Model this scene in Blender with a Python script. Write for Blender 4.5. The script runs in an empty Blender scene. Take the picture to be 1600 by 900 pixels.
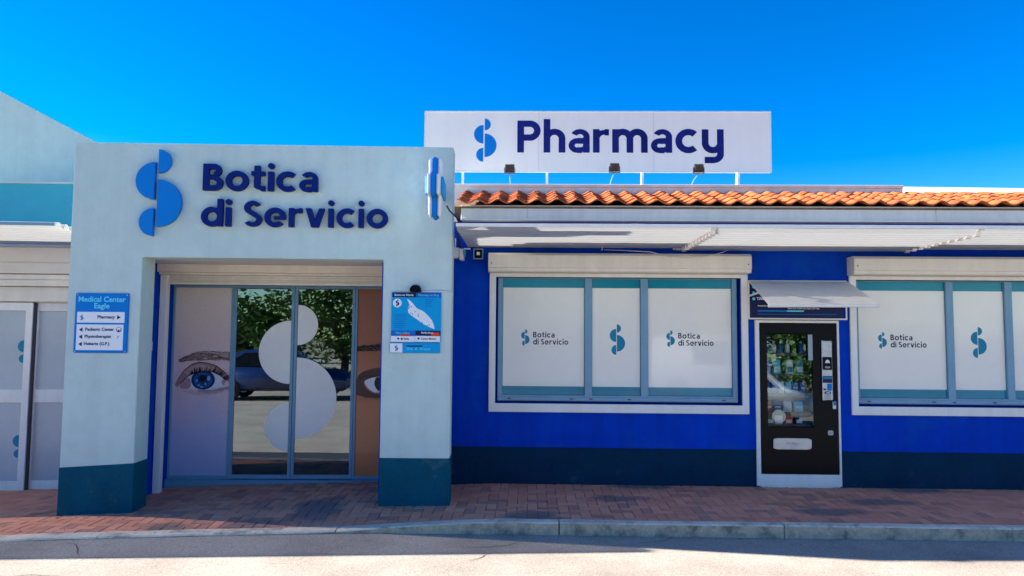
import bpy, bmesh, math, random
import numpy as np
from mathutils import Matrix, Vector
random.seed(7)
R_ = math.radians
scene = bpy.context.scene
COL = scene.collection

# ------------------------------------------------------------------ camera
PITCH, YAW, ROLL = R_(3.95), R_(1.3), 0.008
fw = Vector((-math.sin(YAW)*math.cos(PITCH), math.cos(YAW)*math.cos(PITCH), math.sin(PITCH)))
rt = fw.cross(Vector((0, 0, 1))).normalized(); up = rt.cross(fw)
RX = math.cos(ROLL)*rt + math.sin(ROLL)*up; UX = RX.cross(fw)
cam = bpy.data.cameras.new('camera'); cam.sensor_width = 36; cam.lens = 36*1155/1600
cam.clip_start = .05; cam.clip_end = 3000
camo = bpy.data.objects.new('camera', cam); COL.objects.link(camo)
camo.matrix_world = Matrix(((RX.x, UX.x, -fw.x, 0), (RX.y, UX.y, -fw.y, -8.8), (RX.z, UX.z, -fw.z, 1.72), (0, 0, 0, 1)))
scene.camera = camo

# ------------------------------------------------------------------ sky, sun, exposure
SUN = Vector((2.0, -.30, -1.0)).normalized()            # travel direction: from the left, slightly behind the facade
elev = math.asin(-SUN.z); az = math.atan2(-SUN.x, -SUN.y)
world = bpy.data.worlds.new('World'); scene.world = world; world.use_nodes = True
wn = world.node_tree; wl = wn.links
bg = wn.nodes['Background']
sky = wn.nodes.new('ShaderNodeTexSky'); sky.sky_type = 'NISHITA'; sky.sun_disc = False
sky.sun_elevation = elev; sky.sun_rotation = az
sky.altitude = 0; sky.air_density = 1.0; sky.dust_density = .1; sky.ozone_density = 3.0
EXPO = 2.36
hsv = wn.nodes.new('ShaderNodeHueSaturation'); hsv.inputs['Saturation'].default_value = 1.6; hsv.inputs['Hue'].default_value = .509; hsv.inputs['Value'].default_value = .227
gam = wn.nodes.new('ShaderNodeGamma'); gam.inputs[1].default_value = 1.15                     # the clear, deep tropical blue, same curve over the whole sky
lev = wn.nodes.new('ShaderNodeHueSaturation'); lev.inputs['Value'].default_value = 1.12/(2**EXPO*.1)
wl.new(sky.outputs[0], hsv.inputs['Color']); wl.new(hsv.outputs[0], gam.inputs[0]); wl.new(gam.outputs[0], lev.inputs['Color']); wl.new(lev.outputs[0], bg.inputs[0])
bg.inputs[1].default_value = .1
sl = bpy.data.lights.new('sun', 'SUN'); sl.energy = 4.0; sl.angle = R_(.5); sl.color = (1, .94, .85)
so = bpy.data.objects.new('sun', sl); COL.objects.link(so); so.location = (-20, 4, 12)
so.rotation_euler = SUN.to_track_quat('-Z', 'Y').to_euler()
vs = scene.view_settings; vs.view_transform = 'Standard'; vs.look = 'None'; vs.exposure = EXPO; vs.gamma = 1; vs.use_curve_mapping = False
scene.cycles.max_bounces = 8; scene.cycles.diffuse_bounces = 4; scene.cycles.transparent_max_bounces = 12
scene.cycles.use_denoising = True

# ------------------------------------------------------------------ helpers
def s2l(c): return tuple(((v/255)/12.92 if v/255 <= .04045 else ((v/255+.055)/1.055)**2.4) for v in c)
MATS = {}
def mat(name, col, rough=.6, spec=.4, var=.0, vs_=2.0, bump=0.0, bs=250, metal=0, coat=0, rnd=0, streak=0, dirt=None):
    """procedural principled material: noise variation, per-object variation, streaks, dirt blotches and fine bump"""
    m = bpy.data.materials.new(name); m.use_nodes = True; nt = m.node_tree; L = nt.links
    p = nt.nodes['Principled BSDF']; p.inputs['Roughness'].default_value = rough
    p.inputs['Specular IOR Level'].default_value = spec; p.inputs['Metallic'].default_value = metal
    p.inputs['Coat Weight'].default_value = coat; p.inputs['Coat Roughness'].default_value = .05
    c = nt.nodes.new('ShaderNodeRGB'); c.outputs[0].default_value = (*col, 1); out = c.outputs[0]
    geo = nt.nodes.new('ShaderNodeNewGeometry')
    def noise(scale, detail=4, vec=None, rough_=.6):
        n = nt.nodes.new('ShaderNodeTexNoise'); n.inputs['Scale'].default_value = scale; n.inputs['Detail'].default_value = detail
        n.inputs['Roughness'].default_value = rough_; L.new(vec or geo.outputs['Position'], n.inputs['Vector']); return n.outputs['Fac']
    def mul(out, fac, lo, hi, a=.3, b=.7):
        r = nt.nodes.new('ShaderNodeMapRange'); r.inputs[1].default_value = a; r.inputs[2].default_value = b
        r.inputs[3].default_value = lo; r.inputs[4].default_value = hi; L.new(fac, r.inputs[0])
        x = nt.nodes.new('ShaderNodeMix'); x.data_type = 'RGBA'; x.blend_type = 'MULTIPLY'; x.inputs[0].default_value = 1
        L.new(out, x.inputs[6]); L.new(r.outputs[0], x.inputs[7]); return x.outputs[2]
    if var: out = mul(out, noise(vs_), 1-var, 1+var); out = mul(out, noise(vs_*9), 1-var*.6, 1+var*.6)
    if rnd:
        oi = nt.nodes.new('ShaderNodeObjectInfo'); out = mul(out, oi.outputs['Random'], 1-rnd, 1+rnd, 0, 1)
    if streak:
        mp = nt.nodes.new('ShaderNodeMapping'); mp.inputs['Scale'].default_value = (9, 9, .5); L.new(geo.outputs['Position'], mp.inputs[0])
        out = mul(out, noise(1.0, 5, mp.outputs[0]), 1-streak, 1, .35, .6)
    if dirt:
        dcol, dsc, lo, hi = dirt
        r = nt.nodes.new('ShaderNodeMapRange'); r.inputs[1].default_value = lo; r.inputs[2].default_value = hi; L.new(noise(dsc, 8, None, .65), r.inputs[0])
        x = nt.nodes.new('ShaderNodeMix'); x.data_type = 'RGBA'; L.new(r.outputs[0], x.inputs[0]); L.new(out, x.inputs[6]); x.inputs[7].default_value = (*dcol, 1); out = x.outputs[2]
    L.new(out, p.inputs['Base Color'])
    if bump:
        b = nt.nodes.new('ShaderNodeBump'); b.inputs['Strength'].default_value = bump; b.inputs['Distance'].default_value = .01
        L.new(noise(bs, 3), b.inputs['Height']); L.new(b.outputs[0], p.inputs['Normal'])
    MATS[name] = m; return m

def box(x0, x1, y0, y1, z0, z1):
    v = [(x0,y0,z0),(x1,y0,z0),(x1,y1,z0),(x0,y1,z0),(x0,y0,z1),(x1,y0,z1),(x1,y1,z1),(x0,y1,z1)]
    return v, [(0,3,2,1),(4,5,6,7),(0,1,5,4),(1,2,6,5),(2,3,7,6),(3,0,4,7)]
def prism_y(poly, y0, y1):
    """polygon in x,z (counter-clockwise seen from -y) extruded from y0 (front) to y1"""
    n = len(poly); v = [(a, y0, b) for a, b in poly]+[(a, y1, b) for a, b in poly]
    f = [tuple(range(n)), tuple(range(2*n-1, n-1, -1))]+[(i, i+n, (i+1) % n+n, (i+1) % n) for i in range(n)]
    return v, f
def prism_x(poly, x0, x1):
    """polygon in y,z extruded along x"""
    n = len(poly); v = [(x0, a, b) for a, b in poly]+[(x1, a, b) for a, b in poly]
    f = [tuple(range(n-1, -1, -1)), tuple(range(n, 2*n))]+[(i, (i+1) % n, (i+1) % n+n, i+n) for i in range(n)]
    return v, f
def tube(pts, r, n=8):
    v, f = [], []; pts = [Vector(p) for p in pts]
    for i, p in enumerate(pts):
        d = (pts[min(i+1, len(pts)-1)]-pts[max(i-1, 0)]).normalized()
        a = d.cross(Vector((0, 0, 1)) if abs(d.z) < .9 else Vector((1, 0, 0))).normalized(); b = d.cross(a)
        rr = r[i] if isinstance(r, (list, tuple)) else r
        for k in range(n):
            t = 2*math.pi*k/n; v.append(tuple(p+a*math.cos(t)*rr+b*math.sin(t)*rr))
    for i in range(len(pts)-1):
        for k in range(n): f.append((i*n+k, i*n+(k+1) % n, (i+1)*n+(k+1) % n, (i+1)*n+k))
    f.append(tuple(range(n-1, -1, -1))); f.append(tuple(range((len(pts)-1)*n, len(pts)*n))); return v, f
def half_disc(cx, cz, r, side, y0, y1, n=28):
    """half disc with its flat edge vertical at x=cx; side=+1 bulges right"""
    ps = [(cx+side*r*math.sin(math.pi*k/n), cz+side*(-r*math.cos(math.pi*k/n))) for k in range(n+1)]
    return prism_y(ps, y0, y1)
def disc(cx, cz, r, y0, y1, n=24, rz=None):
    rz = rz or r
    return prism_y([(cx+r*math.cos(2*math.pi*k/n), cz+rz*math.sin(2*math.pi*k/n)) for k in range(n)], y0, y1)
def join(*parts):
    V, F = [], []
    for v, f in parts:
        o = len(V); V += list(v); F += [tuple(i+o for i in q) for q in f]
    return V, F
def mesh(name, vf, m, bevel=0, seg=1, smooth=False):
    me = bpy.data.meshes.new(name); me.from_pydata([tuple(v) for v in vf[0]], [], vf[1])
    bm = bmesh.new(); bm.from_mesh(me)
    bmesh.ops.recalc_face_normals(bm, faces=bm.faces[:])
    if bevel:
        es = [e for e in bm.edges if len(e.link_faces) == 2 and e.calc_face_angle(0) > .5]
        bmesh.ops.bevel(bm, geom=es, offset=bevel, segments=seg, affect='EDGES', clamp_overlap=True)
    if smooth:
        for fc in bm.faces: fc.smooth = True
    bm.to_mesh(me); bm.free(); me.materials.append(MATS[m] if isinstance(m, str) else m); return me
def link(name, me, parent=None, loc=(0, 0, 0), rot=(0, 0, 0)):
    o = bpy.data.objects.new(name, me); COL.objects.link(o); o.location = loc; o.rotation_euler = rot
    if parent: o.parent = parent
    return o
def obj(name, vf, m, parent=None, bevel=0, seg=1, smooth=False, loc=(0, 0, 0), rot=(0, 0, 0)):
    return link(name, mesh(name, vf, m, bevel, seg, smooth), parent, loc, rot)
def tag(o, label=None, cat=None, group=None, kind=None):
    if label: o['label'] = label
    if cat: o['category'] = cat
    if group: o['group'] = group
    if kind: o['kind'] = kind
    return o
def thing(name, label, cat, loc=(0, 0, 0), rz=0, group=None):
    return tag(link(name, None, None, loc, (0, 0, rz)), label, cat, group)
def holes(x0, x1, z0, z1, y0, y1, hs):
    """upright slab with rectangular through openings, one clean mesh"""
    xs = sorted({x0, x1, *[h[0] for h in hs], *[h[1] for h in hs]}); zs = sorted({z0, z1, *[h[2] for h in hs], *[h[3] for h in hs]})
    xs = [x for x in xs if x0 <= x <= x1]; zs = [z for z in zs if z0 <= z <= z1]
    nx, nz = len(xs)-1, len(zs)-1
    sol = [[not any(h[0] < (xs[i]+xs[i+1])/2 < h[1] and h[2] < (zs[j]+zs[j+1])/2 < h[3] for h in hs) for j in range(nz)] for i in range(nx)]
    S = lambda i, j: 0 <= i < nx and 0 <= j < nz and sol[i][j]
    V, F, idx = [], [], {}
    def vv(i, j, k):
        if (i, j, k) not in idx: idx[(i, j, k)] = len(V); V.append((xs[i], (y0, y1)[k], zs[j]))
        return idx[(i, j, k)]
    for i in range(nx):
        for j in range(nz):
            if not sol[i][j]: continue
            F.append((vv(i,j,0), vv(i+1,j,0), vv(i+1,j+1,0), vv(i,j+1,0))); F.append((vv(i,j,1), vv(i,j+1,1), vv(i+1,j+1,1), vv(i+1,j,1)))
            if not S(i-1, j): F.append((vv(i,j,0), vv(i,j+1,0), vv(i,j+1,1), vv(i,j,1)))
            if not S(i+1, j): F.append((vv(i+1,j,0), vv(i+1,j,1), vv(i+1,j+1,1), vv(i+1,j+1,0)))
            if not S(i, j-1): F.append((vv(i,j,0), vv(i,j,1), vv(i+1,j,1), vv(i+1,j,0)))
            if not S(i, j+1): F.append((vv(i,j+1,0), vv(i+1,j+1,0), vv(i+1,j+1,1), vv(i,j+1,1)))
    return V, F
def frame_vf(x0, x1, z0, z1, w, y0, y1, wb=None, wt=None):
    return holes(x0, x1, z0, z1, y0, y1, [(x0+w, x1-w, z0+(wb or w), z1-(wt or w))])
def text(name, body, size, m, parent, loc, align='LEFT', bold=.012, depth=.001, sx=1.0):
    c = bpy.data.curves.new(name, 'FONT'); c.body = body; c.size = size; c.align_x = align; c.offset = bold*size; c.extrude = depth
    c.resolution_u = 3
    t = bpy.data.objects.new('tmp', c); me = bpy.data.meshes.new_from_object(t)
    bpy.data.objects.remove(t); bpy.data.curves.remove(c); me.materials.clear(); me.materials.append(MATS[m])
    o = link(name, me, parent, loc, (math.pi/2, 0, 0)); o.scale = (sx, 1, 1); return o

# ------------------------------------------------------------------ geometric bold lettering (own glyphs, signed-distance strokes)
XH = .735
def seg(X, Z, x0, z0, x1, z1, w):
    dx, dz = x1-x0, z1-z0; l = math.hypot(dx, dz); ux, uz = dx/l, dz/l
    a = (X-x0)*ux+(Z-z0)*uz; b = -(X-x0)*uz+(Z-z0)*ux
    return np.maximum(np.abs(b)-w/2, np.maximum(-a, a-l))
def arc(X, Z, cx, cz, rx, rz, a0, a1, w):
    """elliptic ring sector, angles in degrees counter-clockwise"""
    k = rz/rx; x, z = X-cx, (Z-cz)/k; r = np.hypot(x, z); ring = np.abs(r-rx)-w/2
    if a1-a0 >= 359: return ring
    mid, half = math.radians((a0+a1)/2), math.radians((a1-a0)/2)
    d = np.abs((np.arctan2(z, x)-mid+math.pi) % (2*math.pi)-math.pi)-half
    return np.maximum(ring, rx*np.sin(np.clip(d, -1.57, 1.57)))
def glyph(ch, w):
    U = lambda *a: np.minimum.reduce(a); h = w/2; r = XH/2+.012-h; c = XH/2
    if ch == 'o': return 2*(r+h), lambda X, Z: arc(X, Z, r+h, c, r, r, 0, 360, w)
    if ch == 'c': return 1.78*(r+h), lambda X, Z: arc(X, Z, r+h, c, r, r, 48, 312, w)
    if ch == 'e': return 2*(r+h), lambda X, Z: U(np.maximum(arc(X, Z, r+h, c, r, r, 0, 318, w), -np.maximum(np.maximum(c-.06-Z, Z-c-.0), (r+h)-X)), seg(X, Z, r+h*.6, c-.015, 2*r+2*h-.012, c-.015, w*.66))
    if ch == 'd': return 2*(r+h)+.0, lambda X, Z: U(arc(X, Z, r+h, c, r, r, 0, 360, w), seg(X, Z, 2*r+h, 0, 2*r+h, 1.06, w))
    if ch == 'i': return w, lambda X, Z: U(seg(X, Z, h, 0, h, XH, w), np.hypot(X-h, Z-.95)-w*.56)
    if ch == 't': return .47, lambda X, Z: U(seg(X, Z, .1+h, .13, .1+h, .95, w), seg(X, Z, 0, XH-h*.8, .45, XH-h*.8, w*.85), arc(X, Z, .1+h+.14, .15, .14, .15-h, 180, 270, w), seg(X, Z, .1+h+.13, h, .46, h, w))
    if ch == 'r': return .47, lambda X, Z: U(seg(X, Z, h, 0, h, XH, w), arc(X, Z, h+.26, XH-.29, .26, .29-h, 75, 180, w), seg(X, Z, h+.25, XH-h, .47, XH-h, w))
    if ch == 'v':
        return .72, lambda X, Z: np.maximum(U(seg(X, Z, h-.005, XH+.1, .36-h*.15, -.06, w), seg(X, Z, .72-h+.005, XH+.1, .36+h*.15, -.06, w)), np.maximum(Z-XH, -Z))
    if ch == 'S':
        rr = .27
        return .62, lambda X, Z: U(arc(X, Z, .305, 1-rr, .305-h, rr+.012-h, 28, 245, w), arc(X, Z, .315, rr, .315-h, rr+.012-h, -152, 65, w), seg(X, Z, .2, .575, .44, .425, w))
    if ch == 'B':
        b = .275
        return .66, lambda X, Z: U(seg(X, Z, h, 0, h, 1, w), seg(X, Z, h, h, .38, h, w), seg(X, Z, h, .51, .4, .51, w*.85), seg(X, Z, h, 1-h, .36, 1-h, w),
                                   arc(X, Z, .38, b, b-h, b-h, -90, 90, w), arc(X, Z, .36, .755, .245-h, .245-h, -90, 90, w))
    if ch == 'P':
        return .68, lambda X, Z: U(seg(X, Z, h, 0, h, 1, w), seg(X, Z, h, .37+h, .37, .37+h, w), seg(X, Z, h, 1-h, .37, 1-h, w), arc(X, Z, .37, .685, .315-h, .315-h, -90, 90, w))
    if ch in 'hn':
        top = 1.05 if ch == 'h' else XH
        return .64, lambda X, Z: U(seg(X, Z, h, 0, h, top, w), arc(X, Z, .32, XH-.30, .32-h, .312-h, 0, 180, w), seg(X, Z, .64-h, 0, .64-h, XH-.29, w))
    if ch == 'm':
        q = .30
        return 1.04, lambda X, Z: U(seg(X, Z, h, 0, h, XH, w), arc(X, Z, h+(.52-h)/2, XH-q, (.52-h)/2, q+.012-h, 0, 180, w), seg(X, Z, .52, 0, .52, XH-q+.01, w),
                                    arc(X, Z, .52+(.52-h)/2, XH-q, (.52-h)/2, q+.012-h, 0, 180, w), seg(X, Z, 1.04-h, 0, 1.04-h, XH-q+.01, w))
    if ch == 'a':
        ww = w*.92; k = ww/2
        return .62, lambda X, Z: U(seg(X, Z, .62-h, 0, .62-h, XH-.25, w), arc(X, Z, .335, XH-.25, .285-k, .262-k, -5, 152, ww),
                                   arc(X, Z, .25, .222, .25-k, .235-k, 80, 280, ww), seg(X, Z, .25, .457-k, .6, .457-k, ww), seg(X, Z, .25, k-.012, .40, k-.012, ww), seg(X, Z, .36, k*.9, .6, .2, ww*.8))
    if ch == 'y':
        return .64, lambda X, Z: U(seg(X, Z, h, .29, h, XH, w), arc(X, Z, .32, .31, .32-h, .322-h, 180, 360, w), seg(X, Z, .64-h, -.02, .64-h, XH, w),
                                   arc(X, Z, .34, -.03, .30-h, .29-h, -90, 0, w), seg(X, Z, .08, -.32+h, .35, -.32+h, w))
def contours(fn, x0, x1, z0, z1, st):
    xs = np.arange(x0, x1+st, st); zs = np.arange(z0, z1+st, st); X, Z = np.meshgrid(xs, zs, indexing='ij'); D = fn(X, Z)+1e-7
    S = {}
    def pt(e):
        (i, j), (k, l) = e; a, b = D[i, j], D[k, l]; t = a/(a-b)
        return (xs[i]+(xs[k]-xs[i])*t, zs[j]+(zs[l]-zs[j])*t)
    for i in range(len(xs)-1):
        for j in range(len(zs)-1):
            cs = [(i, j), (i+1, j), (i+1, j+1), (i, j+1)]; ins = [D[c] < 0 for c in cs]
            if all(ins) or not any(ins): continue
            for k in range(4):                                    # walk: enter at an edge going in, leave at the next edge going out
                if ins[k] and not ins[(k+1) % 4]:
                    m = (k-1) % 4
                    while ins[m]: m = (m-1) % 4
                    e_out = tuple(sorted((cs[k], cs[(k+1) % 4]))); e_in = tuple(sorted((cs[m], cs[(m+1) % 4])))
                    S[e_out] = e_in
    loops = []
    while S:
        st_, nx = S.popitem(); lp = [st_]
        while nx in S: lp.append(nx); nx = S.pop(nx)
        P = [pt(e) for e in lp]; n = len(P); Q = []
        for k in range(n):                                        # drop near-collinear points
            a, b, c_ = P[k-1], P[k], P[(k+1) % n]
            if abs((b[0]-a[0])*(c_[1]-b[1])-(b[1]-a[1])*(c_[0]-b[0])) > st*st*.012: Q.append(b)
        if len(Q) > 2: loops.append(Q)
    return loops
GL = {}
def glyph_mesh(ch, w, size, depth, m, sx=1.0):
    key = (ch, w, size, depth, m, sx)
    if key in GL: return GL[key]
    adv, fn = glyph(ch, w)
    cu = bpy.data.curves.new('g', 'CURVE'); cu.dimensions = '2D'; cu.fill_mode = 'BOTH'; cu.extrude = depth/2
    for lp in contours(fn, -.0837, adv+.08, -.4213, 1.14, .0149):
        sp = cu.splines.new('POLY'); sp.points.add(len(lp)-1); sp.use_cyclic_u = True
        for p_, q in zip(sp.points, lp): p_.co = (q[0]*size*sx, q[1]*size, 0, 1)
    t = bpy.data.objects.new('tmp', cu); me = bpy.data.meshes.new_from_object(t)
    bpy.data.objects.remove(t); bpy.data.curves.remove(cu); me.materials.clear(); me.materials.append(MATS[m])
    GL[key] = (me, adv*size*sx); return GL[key]
def word(body, width, size, w, m, parent, loc, depth=.04, gap=.1, name='letter', space=.46):
    """letters set out from loc so that the whole word is `width` wide; each letter one mesh"""
    nat = sum((space if c == ' ' else glyph(c, w)[0]) for c in body); ng = sum(1 for a, b in zip(body, body[1:]) if a != ' ' and b != ' ')
    sx = (width/size-gap*ng)/nat; x = 0
    for k, ch in enumerate(body):
        if ch == ' ': x += space*size*sx; continue
        me, adv = glyph_mesh(ch, w, size, depth, m, round(sx, 4))
        link(name, me, parent, (loc[0]+x, loc[1]-depth/2, loc[2]), (math.pi/2, 0, 0))
        x += adv+(gap*size if k+1 < len(body) and body[k+1] != ' ' else 0)
def logo(parent, cx, top, H, m, y, depth, part='half_disc', gap=.02):
    """the four half discs of the emblem: H overall height, cx the split axis"""
    s = H/420.; g = gap*H/2
    for (cz, r, sd) in ((57, 57, 1), (153, 90, -1), (261, 114, 1), (353, 67, -1)):
        obj(part, half_disc(cx+sd*g, top-cz*s, r*s, sd, y-depth, y), m, parent)

# ------------------------------------------------------------------ materials
mat('stucco_white', (.55, .675, .64), .9, .12, .055, .8, .5, 110, streak=.05, dirt=((.50, .62, .59), 2.2, .58, .75))
mat('stucco_cream', (.70, .67, .62), .8, .2, .04, 1.2, .2, 160)
mat('paint_teal', (.001, .08, .13), .75, .12, .16, 2.5, .4, 110, dirt=((.05, .12, .16), 3.2, .60, .72))
mat('paint_navy', (.001, .032, .075), .75, .12, .16, 2.5, .4, 110, dirt=((.03, .06, .10), 3.0, .62, .74))
mat('paint_blue', (.0005, .052, .50), .8, .08, .10, .9, .4, 110, streak=.12, dirt=((.006, .085, .42), 1.4, .52, .75))
mat('band_teal', (.05, .40, .50), .7, .3, .06, 1.0, .2, 160)
mat('white_metal', (.84, .81, .76), .4, .5, .04, 3, .02, 60, streak=.06)
mat('cream_metal', (.78, .72, .63), .45, .5, .04, 3, .02, 60, streak=.08)
mat('grey_metal', (.17, .33, .45), .4, .5, .06, 4)
mat('dark_metal', (.045, .05, .06), .45, .5, .1, 5)
mat('pale_fascia', (.78, .745, .68), .6, .3, .04, 1.5, .05, 80, streak=.08)
mat('sign_white', (.88, .845, .79), .45, .4, .015, 1.5, streak=.03)
mat('sign_cyan', s2l((0, 158, 215)), .6, .15, .02, 3)
mat('logo_blue', s2l((0, 122, 205)), .6, .15, .03, 4)
mat('letter_navy', s2l((0, 32, 108)), .6, .15, .03, 4)
mat('print_navy', s2l((8, 22, 80)), .5, .3)
mat('print_purple', s2l((26, 36, 112)), .7, .1, .25, 2.2)
mat('print_teal', s2l((0, 128, 160)), .5, .3)
mat('print_cyan', s2l((95, 215, 245)), .5, .3)
mat('print_blue', s2l((0, 100, 190)), .5, .3)
mat('print_white', (.8, .82, .84), .5, .3)
mat('print_grey', (.35, .4, .45), .5, .3)
mat('print_red', s2l((215, 70, 55)), .5, .3)
mat('print_black', (.012, .014, .02), .5, .3)
mat('vinyl_white', (.88, .83, .75), .32, .45, .02, 1.2, 0, 60, coat=.6)
mat('vinyl_grey', (.44, .49, .53), .3, .45, .04, 1.2, coat=.4)
mat('glass_teal', (.002, .23, .33), .15, .3, .1, 1.5, coat=.25)
mat('disc_white', (.88, .86, .78), .35, .4, .03, 2)
mat('machine_black', (.001, .0012, .004), .35, .15, .1, 4)
mat('machine_silver', (.52, .53, .54), .38, .5, .1, 14, metal=.5)
mat('concrete', (.74, .62, .47), .9, .2, .16, 2.2, .5, 120, dirt=((.34, .31, .26), 5, .52, .68))
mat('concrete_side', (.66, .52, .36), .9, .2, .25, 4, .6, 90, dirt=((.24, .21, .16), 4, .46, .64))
mat('sand_joint', (.20, .13, .09), .95, .1, .3, 20, .6, 120)
mat('tile_clay', (.44, .112, .035), .8, .2, .22, 7, .4, 140, rnd=.34, dirt=((.30, .13, .07), 9, .54, .68))
mat('cable_black', (.01, .01, .012), .5)
mat('plastic_white', (.7, .7, .68), .45, .4, .05, 12)
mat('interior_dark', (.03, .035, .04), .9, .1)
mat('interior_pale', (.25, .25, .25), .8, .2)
mat('leaf_green', (.085, .17, .04), .6, .3, .4, 1.5, rnd=.15)
mat('leaf_dry', (.30, .24, .13), .8, .2, .3, 40)
mat('bark', (.12, .09, .065), .9, .1, .25, 8, .8, 40)
mat('van_white', (.78, .78, .74), .25, .5, .01, 1, coat=.6)
mat('car_blue', (.01, .03, .12), .25, .5, .02, 1, coat=.7)
mat('car_glass', (.01, .012, .015), .06, .6)
mat('rubber', (.015, .015, .016), .8, .2)
mat('earth', (.26, .22, .17), .95, .1, .2, .4, .4, 30)

def nodes_of(name):
    m = bpy.data.materials.new(name); m.use_nodes = True; MATS[name] = m; return m, m.node_tree, m.node_tree.links, m.node_tree.nodes['Principled BSDF']
def asphalt():
    m, nt, L, p = nodes_of('asphalt'); p.inputs['Roughness'].default_value = .92; p.inputs['Specular IOR Level'].default_value = .2
    geo = nt.nodes.new('ShaderNodeNewGeometry')
    def ramp(src, stops):
        r = nt.nodes.new('ShaderNodeValToRGB'); e = r.color_ramp.elements
        while len(e) < len(stops): e.new(.5)
        for k, (a, c) in enumerate(stops): e[k].position = a; e[k].color = (*c, 1)
        L.new(src, r.inputs[0]); return r.outputs[0]
    def noise(s, d, rg=.6, vec=None):
        n = nt.nodes.new('ShaderNodeTexNoise'); n.inputs['Scale'].default_value = s; n.inputs['Detail'].default_value = d; n.inputs['Roughness'].default_value = rg
        L.new(vec or geo.outputs['Position'], n.inputs['Vector']); return n.outputs['Fac']
    vo = nt.nodes.new('ShaderNodeTexVoronoi'); vo.inputs['Scale'].default_value = 190; L.new(geo.outputs['Position'], vo.inputs['Vector'])
    base = ramp(noise(110, 4, .7), [(.30, (.20, .17, .135)), (.5, (.41, .355, .295)), (.68, (.60, .535, .45))])
    big = ramp(noise(1.1, 6, .65), [(.32, (.74, .73, .73)), (.6, (1, 1, 1)), (.8, (1.12, 1.1, 1.05))])
    mx = nt.nodes.new('ShaderNodeMix'); mx.data_type = 'RGBA'; mx.blend_type = 'MULTIPLY'; mx.inputs[0].default_value = 1
    L.new(base, mx.inputs[6]); L.new(big, mx.inputs[7])
    mp = nt.nodes.new('ShaderNodeMapping'); mp.inputs['Scale'].default_value = (1.6, 9, 1); L.new(geo.outputs['Position'], mp.inputs[0])
    crack = ramp(noise(1.5, 8, .7, mp.outputs[0]), [(.29, (.38, .36, .35)), (.36, (1, 1, 1))])
    m2 = nt.nodes.new('ShaderNodeMix'); m2.data_type = 'RGBA'; m2.blend_type = 'MULTIPLY'; m2.inputs[0].default_value = 1
    L.new(mx.outputs[2], m2.inputs[6]); L.new(crack, m2.inputs[7])
    L.new(m2.outputs[2], p.inputs['Base Color'])
    b = nt.nodes.new('ShaderNodeBump'); b.inputs['Strength'].default_value = .5; b.inputs['Distance'].default_value = .006
    L.new(vo.outputs['Distance'], b.inputs['Height']); L.new(b.outputs[0], p.inputs['Normal'])
asphalt()
STAINS = [(-2.62, -1.80, .42, .5), (-2.15, -1.10, .30, .5), (.04, -1.42, .34, .25), (1.35, -.08, .42, .16), (.95, -.66, .42, .16), (3.05, -1.1, .45, .2), (3.75, -.66, .5, .15), (4.4, -.1, .5, .18), (-3.4, -1.75, .28, .3), (-3.75, -2.0, .3, .18)]
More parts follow.
